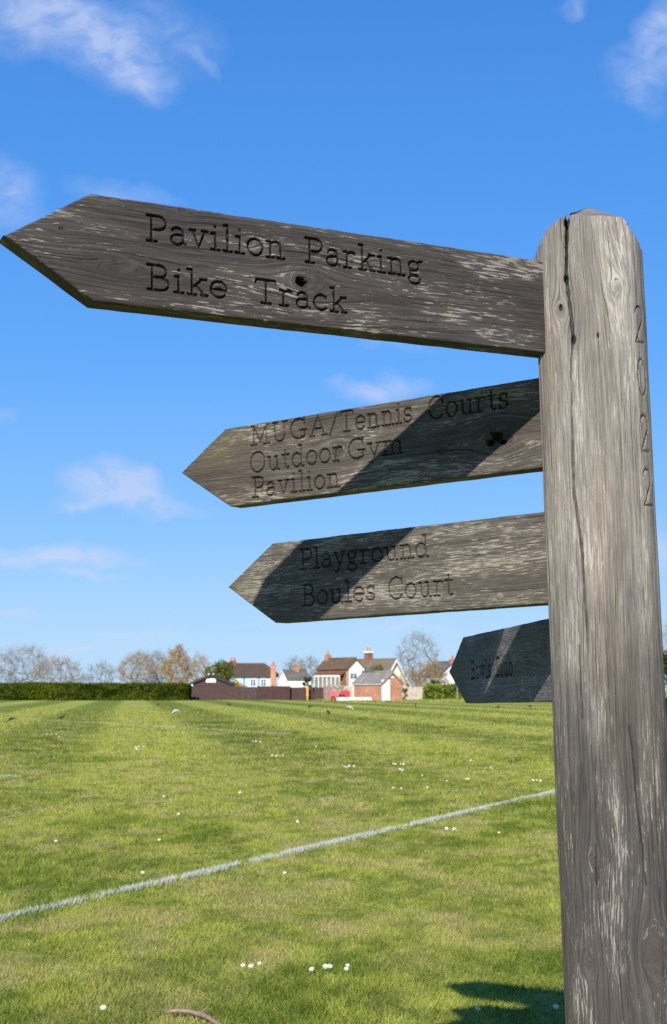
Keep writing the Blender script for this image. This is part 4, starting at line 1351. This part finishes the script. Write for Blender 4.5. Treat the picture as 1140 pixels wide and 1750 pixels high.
def wooden_shed():
    Z = 160
    s_ = Z / F_PX
    x0 = gz(325, Z); W = (395 - 325) * s_
    e, r_ = up(1168.5, Z), up(1154.5, Z)
    h = gable_house('wooden_shed', 'dark brown wooden shed with a shallow gable behind the dark fence', x0, 0, W, 5, e, r_, M_STAIN, M_FELT, .28, .13, M_FELT)
    b = MB(); cx = W * .50
    b.box(cx - .55, cx + .55, -.06, -.004, up(1166.3, Z), up(1159.5, Z))
    b.build('name_board', M_CREAM, h)
    l = MB()
    l.tube([(cx - .15, -.02, r_ + .02), (cx - .2, -.3, r_ + .18), (cx - .22, -.42, r_ + .1)], [.05, .05, .13], 8)
    l.tube([(cx + .25, -.02, r_ + .02), (cx + .3, -.3, r_ + .2), (cx + .32, -.42, r_ + .12)], [.05, .05, .13], 8)
    l.build('floodlight', M_WHITEPAINT, h, True)
    w = MB(); w.box(.02, .32, -.30, -.02, up(1178, Z), up(1169.5, Z))
    w.build('meter_box', M_WHITEPAINT, h)


wooden_shed()


def hipped_house():
    Z = 230; s_ = Z / F_PX
    h = thing('hipped_house', 'pale blue house with dark hipped tile roof and a red brick end chimney', 'house', gz(396, Z), 0)
    e, r_ = up(1156, Z), up(1133.5, Z)
    W, D = (478 - 396) * s_, 7.0
    b = MB(); b.box(.3, W - 1.0, .2, D, 0, e + .1)
    b.build('wall', M_PALEBLUE, h)
    m = MB()
    rx0, rx1 = -1.0, (449 - 396) * s_
    m.add([(-2, -.2, e - .1), (W - .6, -.2, e - .1), (W + .1, D + .2, e - .1), (-2, D + .2, e - .1), (rx0, D / 2, r_), (rx1, D / 2, r_)],
          [(0, 1, 5, 4), (1, 2, 5), (2, 3, 4, 5), (3, 0, 4), (3, 2, 1, 0)])
    m.mi = [0, 1, 0, 0, 0]
    rf = m.build('roof', [M_TILE_DARK, M_TILE_RED], h)
    rt = MB()
    rt.tube([(rx0, D / 2, r_ + .03), (rx1, D / 2, r_ + .03), (W + .1, D + .2, e - .05)], .1, 6); rt.tube([(rx1, D / 2, r_ + .03), (W - .6, -.2, e - .05)], .1, 6)
    rt.build('ridge_tiles', M_TILE_RED, rf)
    chimney(h, (466.5 - 396) * s_, -.35, .0, up(1138, Z), .85, .7, M_BRICK, 1)
    chimney(h, -.1, D / 2, e, up(1130.5, Z), 1.0, .7, M_BRICK2, 2)
    window(h, 3.0, .2, e - 1.6, .9, 1.2); window(h, 4.7, .2, e - 1.6, .9, 1.2)
    g_ = MB(); g_.box(1.9, 2.05, .1, .19, .5, e); g_.box(4.3, 4.42, .1, .19, .5, e)
    g_.build('timber_post', M_STAIN, h)


hipped_house()


def white_cottage():
    Z = 218
    e, r_ = up(1162, Z), up(1146.5, Z)
    h = gable_house('white_cottage', 'low white cottage with a grey tiled roof and a brick chimney', gz(475, Z + 4), -66, 4.0, 3.9, e, r_, M_WHITEWALL, M_TILE_GREY, .15, .1, M_WHITEPAINT)
    chimney(h, 2.0, 2.3, r_ - .4, up(1137, Z), .8, .6, M_BRICK, 0)


white_cottage()


def cream_house():
    Z = 208; s_ = Z / F_PX
    W, L = 3.1, 8.2
    c = gz(593, Z)
    e, r_ = up(1142, Z), up(1126, Z)
    h = gable_house('cream_gabled_house', 'cream gabled house with mossy brown tile roof and brick side wall', c, 33, W, L, e, r_, M_BRICK2, M_TILE_BROWN, .22, .14, M_TILE_BROWN, M_CREAM)
    window(h, .5, 0, up(1160.5, Z), 1.3, up(1150, Z) - up(1160.5, Z))
    chimney(h, W / 2, L - .6, r_ - .3, up(1119, Z), .8, .6, M_BRICK, 1)
    d = MB(); d.tube([(.12, -.09, e), (.12, -.09, .4)], .06, 6); d.build('downpipe', M_FELT, h)
    # lean-to roof along the brick side and a white framed glasshouse
    lt = MB(); lt.prism([(-.03, e - .45), (-1.0, e - 1.0), (-1.0, e - 1.12), (-.03, e - .60)], .4, L - .1)
    lt.build('lean_to_roof', M_TILE_RED, h)
    return h


cream_house()


def glasshouse():
    Z = 186; s_ = Z / F_PX
    h = thing('glasshouse', 'white framed glasshouse with sloping glazed roof below the brick wall', 'greenhouse', gz(537, Z), 0)
    W = (580 - 537) * s_; z0, z1 = up(1174, Z), up(1155, Z)
    f = MB(); n = 6
    for i in range(n + 1):
        x = i * W / n
        f.tube([(x, 0, z0 - .1), (x, 1.6, z1)], .055, 5)
        f.tube([(x, 0, 0), (x, 0, z0 - .1)], .05, 5)
    f.tube([(0, 0, z0 - .1), (W, 0, z0 - .1)], .06, 5); f.tube([(0, 1.6, z1), (W, 1.6, z1)], .08, 5)
    f.build('frame', M_WHITEPAINT, h)
    g_ = MB(); g_.add([(0, .03, z0 - .14), (W, .03, z0 - .14), (W, 1.63, z1 - .04), (0, 1.63, z1 - .04)], [(0, 1, 2, 3)])
    g_.box(0.03, W - .03, .05, .07, 0.3, z0 - .15)
    g_.build('glazing', plain('greenhouse_glass', (.20, .20, .13), .15, .4, 1.2, .5), h)
    w = MB(); w.box(-.05, W + .05, 1.66, 1.9, 0, z1 + .05)
    w.build('back_wall', M_BRICK2, h)


glasshouse()


def thatched_house():
    Z = 236; s_ = Z / F_PX
    W, L = 5.2, 10.5
    c = gz(655, Z)
    e, r_ = up(1168, Z), up(1130, Z)
    h = gable_house('thatched_house', 'old house with thick sloping roof and a tall brick chimney behind the brick shed', c, 38, W, L, e, r_, M_CREAM, M_THATCH, .5, .42, M_WHITEPAINT)
    chimney(h, W / 2, 7.0, r_ - .6, up(1115.5, Z), 1.15, 1.0, M_BRICK2, 2, .3)


thatched_house()


def white_gable():
    Z = 195
    h = gable_house('white_gabled_house', 'white gabled house partly hidden by the Bowls Club board', gz(754.5, Z), 18, 4.4, 7, up(1155.5, Z), up(1132, Z), M_WHITEWALL, M_TILE_GREY, .15, .12, M_WHITEPAINT)
    chimney(h, 2.2, 1.2, up(1134, Z), up(1128, Z), .7, .6, M_BRICK, 1)
    window(h, 2.4, 0, up(1160, Z), 1.0, 1.1)


white_gable()

# ------------------------------------------------------------------ fences


def fence(name, label, segs, mats, Z, board='h', post_r=.05):
    """segs: (px0, px1, top row, style, material index)"""
    x_ref = gz(segs[0][0], Z)
    h = thing(name, label, 'fence', x_ref)
    for px0, px1, ty, style, mi in segs:
        x0, x1 = gz(px0, Z)[0] - x_ref[0], gz(px1, Z)[0] - x_ref[0]
        H = up(ty, Z)
        b = MB()
        if style == 'h':
            n = 11
            for i in range(n):
                z0 = .04 + i * (H - .04) / n
                b.prism_x([(-.030, z0), (.030, z0), (.030, z0 + (H - .04) / n - .001), (-.008, z0 + (H - .04) / n - .001)], x0 + .05, x1 - .05)
        elif style == 'v':
            n = max(4, int((x1 - x0) / .14))
            for i in range(n):
                a = x0 + .05 + i * (x1 - x0 - .1) / n
                b.box(a, a + (x1 - x0 - .1) / n - .001, -.012 - .012 * (i % 2), .02, .04, H - .01 * (i % 3))
            b.box(x0 + .05, x1 - .05, .022, .06, .25, .35); b.box(x0 + .05, x1 - .05, .022, .06, H - .4, H - .3)
        else:
            n = 12
            for i in range(n):
                a = x0 + .05 + i * (x1 - x0 - .1) / n; c = (x1 - x0 - .1) / n
                b.add([(a, -.02, .05), (a + c * .8, -.02, .05), (min(a + c * .8 + .5, x1 - .05), -.02, H), (min(a + .5, x1 - .05 - c * .4), -.02, H), (a, .02, .05), (a + c * .8, .02, .05), (min(a + c * .8 + .5, x1 - .05), .02, H), (min(a + .5, x1 - .05 - c * .4), .02, H)],
                      [(0, 1, 2, 3), (7, 6, 5, 4), (0, 4, 5, 1), (1, 5, 6, 2), (2, 6, 7, 3), (3, 7, 4, 0)])
            b.box(x0 + .05, x1 - .05, .024, .05, .04, H - .03)
        b.build('fence_panel', mats[mi], h)
        p = MB(); p.box(x0 - .05, x0 + .05, -.05, .05, 0, H + .05); p.build('post', mats[mi], h)
    p = MB(); p.box(x1 - .05, x1 + .05, -.05, .05, 0, H + .05); p.build('post', mats[mi], h)
    return h


fence('wooden_fence', 'dark brown stained fence with horizontal boards in front of the wooden shed',
      [(328, 349, 1173, 'h', 0), (349, 379, 1173, 'h', 0), (379, 409, 1173, 'h', 0), (409, 440, 1174, 'h', 0)], [M_STAIN], 154)
fence('wooden_gate', 'dark brown double gate of upright boards in the fence line',
      [(441.2, 465, 1172.5, 'v', 0), (465, 494.8, 1172.5, 'v', 0)], [M_STAIN2], 153.4)
fence('wooden_fence', 'dark brown fence run with slanting boards right of the gate',
      [(496, 520, 1174.5, 'v', 0), (520, 538, 1174.5, 'd', 0), (538, 552, 1174.5, 'v', 0)], [M_STAIN], 154)
fence('panel_fence', 'pinkish brown fence panels behind the red machine',
      [(554, 568, 1172.5, 'v', 0), (568, 586, 1172, 'v', 1), (586, 602, 1172, 'v', 1)], [M_PINKPANEL, M_PALEPANEL], 157)
fence('panel_fence', 'pale grey fence panels right of the brick shed',
      [(694, 711, 1174, 'v', 0), (711, 728, 1174, 'v', 0)], [M_PALEPANEL], 149)
p = gz(523.5, 153.2)
b = MB(); b.box(0, .24, -.05, .05, up(1191, 153), up(1174, 153)); b.box(.04, .20, .0, .09, 0, up(1191, 153)); b.box(.02, .22, -.03, .03, up(1174, 153), up(1172.5, 153))
o = b.build('timber_post', M_ORANGE); o.location = p
tag(o, 'short bright orange timber post against the dark fence', 'post')
b = MB(); b.tube([(0, 0, 0), (0, 0, 1.0), (0.01, 0, up(1174, 142))], [.06, .055, .05], 8); b.tube([(0, 0, up(1174, 142)), (0, 0, up(1173, 142))], [.05, .01], 8)
o = b.build('wooden_stake', plain('grey_stake', (.30, .24, .17), .9, .3, 5)); o.location = gz(781.5, 142)
tag(o, 'thin brown wooden stake beside the laurel hedge under the Bowls Club board', 'stake')


def red_machine():
    Z = 141; s_ = Z / F_PX
    M_RED = plain('red_paint', (.55, .03, .035), .4, .12, 2, .5)
    M_RED2 = plain('faded_red_paint', (.58, .10, .11), .5, .12, 2, .4)
    M_TYRE = plain('tyre', (.02, .02, .02), .9, .3, 6)
    h = thing('ride_on_mower', 'red ride-on grounds machine with dark wheels beside the brick shed', 'mower', gz(564, Z), 0)
    W = (598 - 564) * s_
    b = MB(); b.prism([(.02, .28), (.85, .28), (.85, .62), (.62, 1.02), (.12, 1.02), (.02, .80)], -.45, .45)
    b.build('bonnet', M_RED2, h)
    b = MB(); b.prism([(1.05, .35), (W, .35), (W, .98), (W - .12, 1.05), (1.12, 1.05), (1.05, .95)], -.5, .5)
    b.build('grass_box', M_RED, h)
    b = MB(); b.box(.80, 1.10, -.3, .3, .32, .52); b.build('chassis', M_TYRE, h)
    b = MB(); b.prism([(.86, .521), (1.02, .521), (1.03, .95), (.96, .95), (.94, .62), (.86, .62)], -.22, .22); b.build('seat', M_TYRE, h)
    b = MB(); b.tube([(.66, 0, .9), (.78, 0, 1.22)], .025, 6); b.tube([(.66, -.16, 1.2), (.72, -.08, 1.26), (.78, 0, 1.28), (.84, .08, 1.26), (.9, .16, 1.2)], .02, 6); b.build('steering_wheel', M_TYRE, h)
    for x, r_ in ((.32, .25), (W - .75, .33)):
        for y in (-.60, .46):
            w = MB(); w.disc_y(x, r_, y, y + .14, r_); wl = w.build('wheel', M_TYRE, h)
            k = MB(); k.disc_y(x, r_, y - .02 if y < 0 else y + .14, y - .002 if y < 0 else y + .16, r_ * .5); k.build('rim', M_RED, wl)


red_machine()


def goal_frames():
    Z = 133; s_ = Z / F_PX
    h = thing('goal_frame', 'white goal frame lying folded on the grass in front of the brick shed', 'goal', gz(577, Z), 0)
    W = (639 - 577) * s_
    for z, y in ((.10, 0), (.30, .5)):
        b = MB(); b.tube([(.0, y, z), (W, y, z + .06)], .075, 10); b.build('bar', M_WHITEPAINT, h, True)
    b = MB(); b.box(.1, W - .05, .12, .34, .14, .40); b.build('folded_side', M_WHITEPAINT, h)
    for x in (.0, W):
        b = MB(); b.tube([(x, 0, .1), (x, .5, .30), (x, 1.1, .12)], .06, 8); b.build('stanchion', M_WHITEPAINT, h, True)


goal_frames()


def verge():
    n = 5200
    r_ = np.random.default_rng(5)
    px = r_.uniform(540, 800, n); Z = r_.uniform(127, 146, n)
    x = (px - 570) / F_PX * Z
    g_ = np.clip(r_.normal(.6, .25, n) + (fbm(x * .8, Z * .3, 4) - .5), 0, 1); st = np.clip(r_.normal(.15, .2, n), 0, .7)
    o = blades('verge_grass', x, Z, r_.uniform(.06, .26, n) * (.5 + fbm(x * .6, Z * .2, 8)), np.full(n, .10), g_, st, bpy.data.materials['grass_blade'])
    tag(o, 'longer rough grass along the foot of the brick shed', 'grass', kind='stuff')


verge()
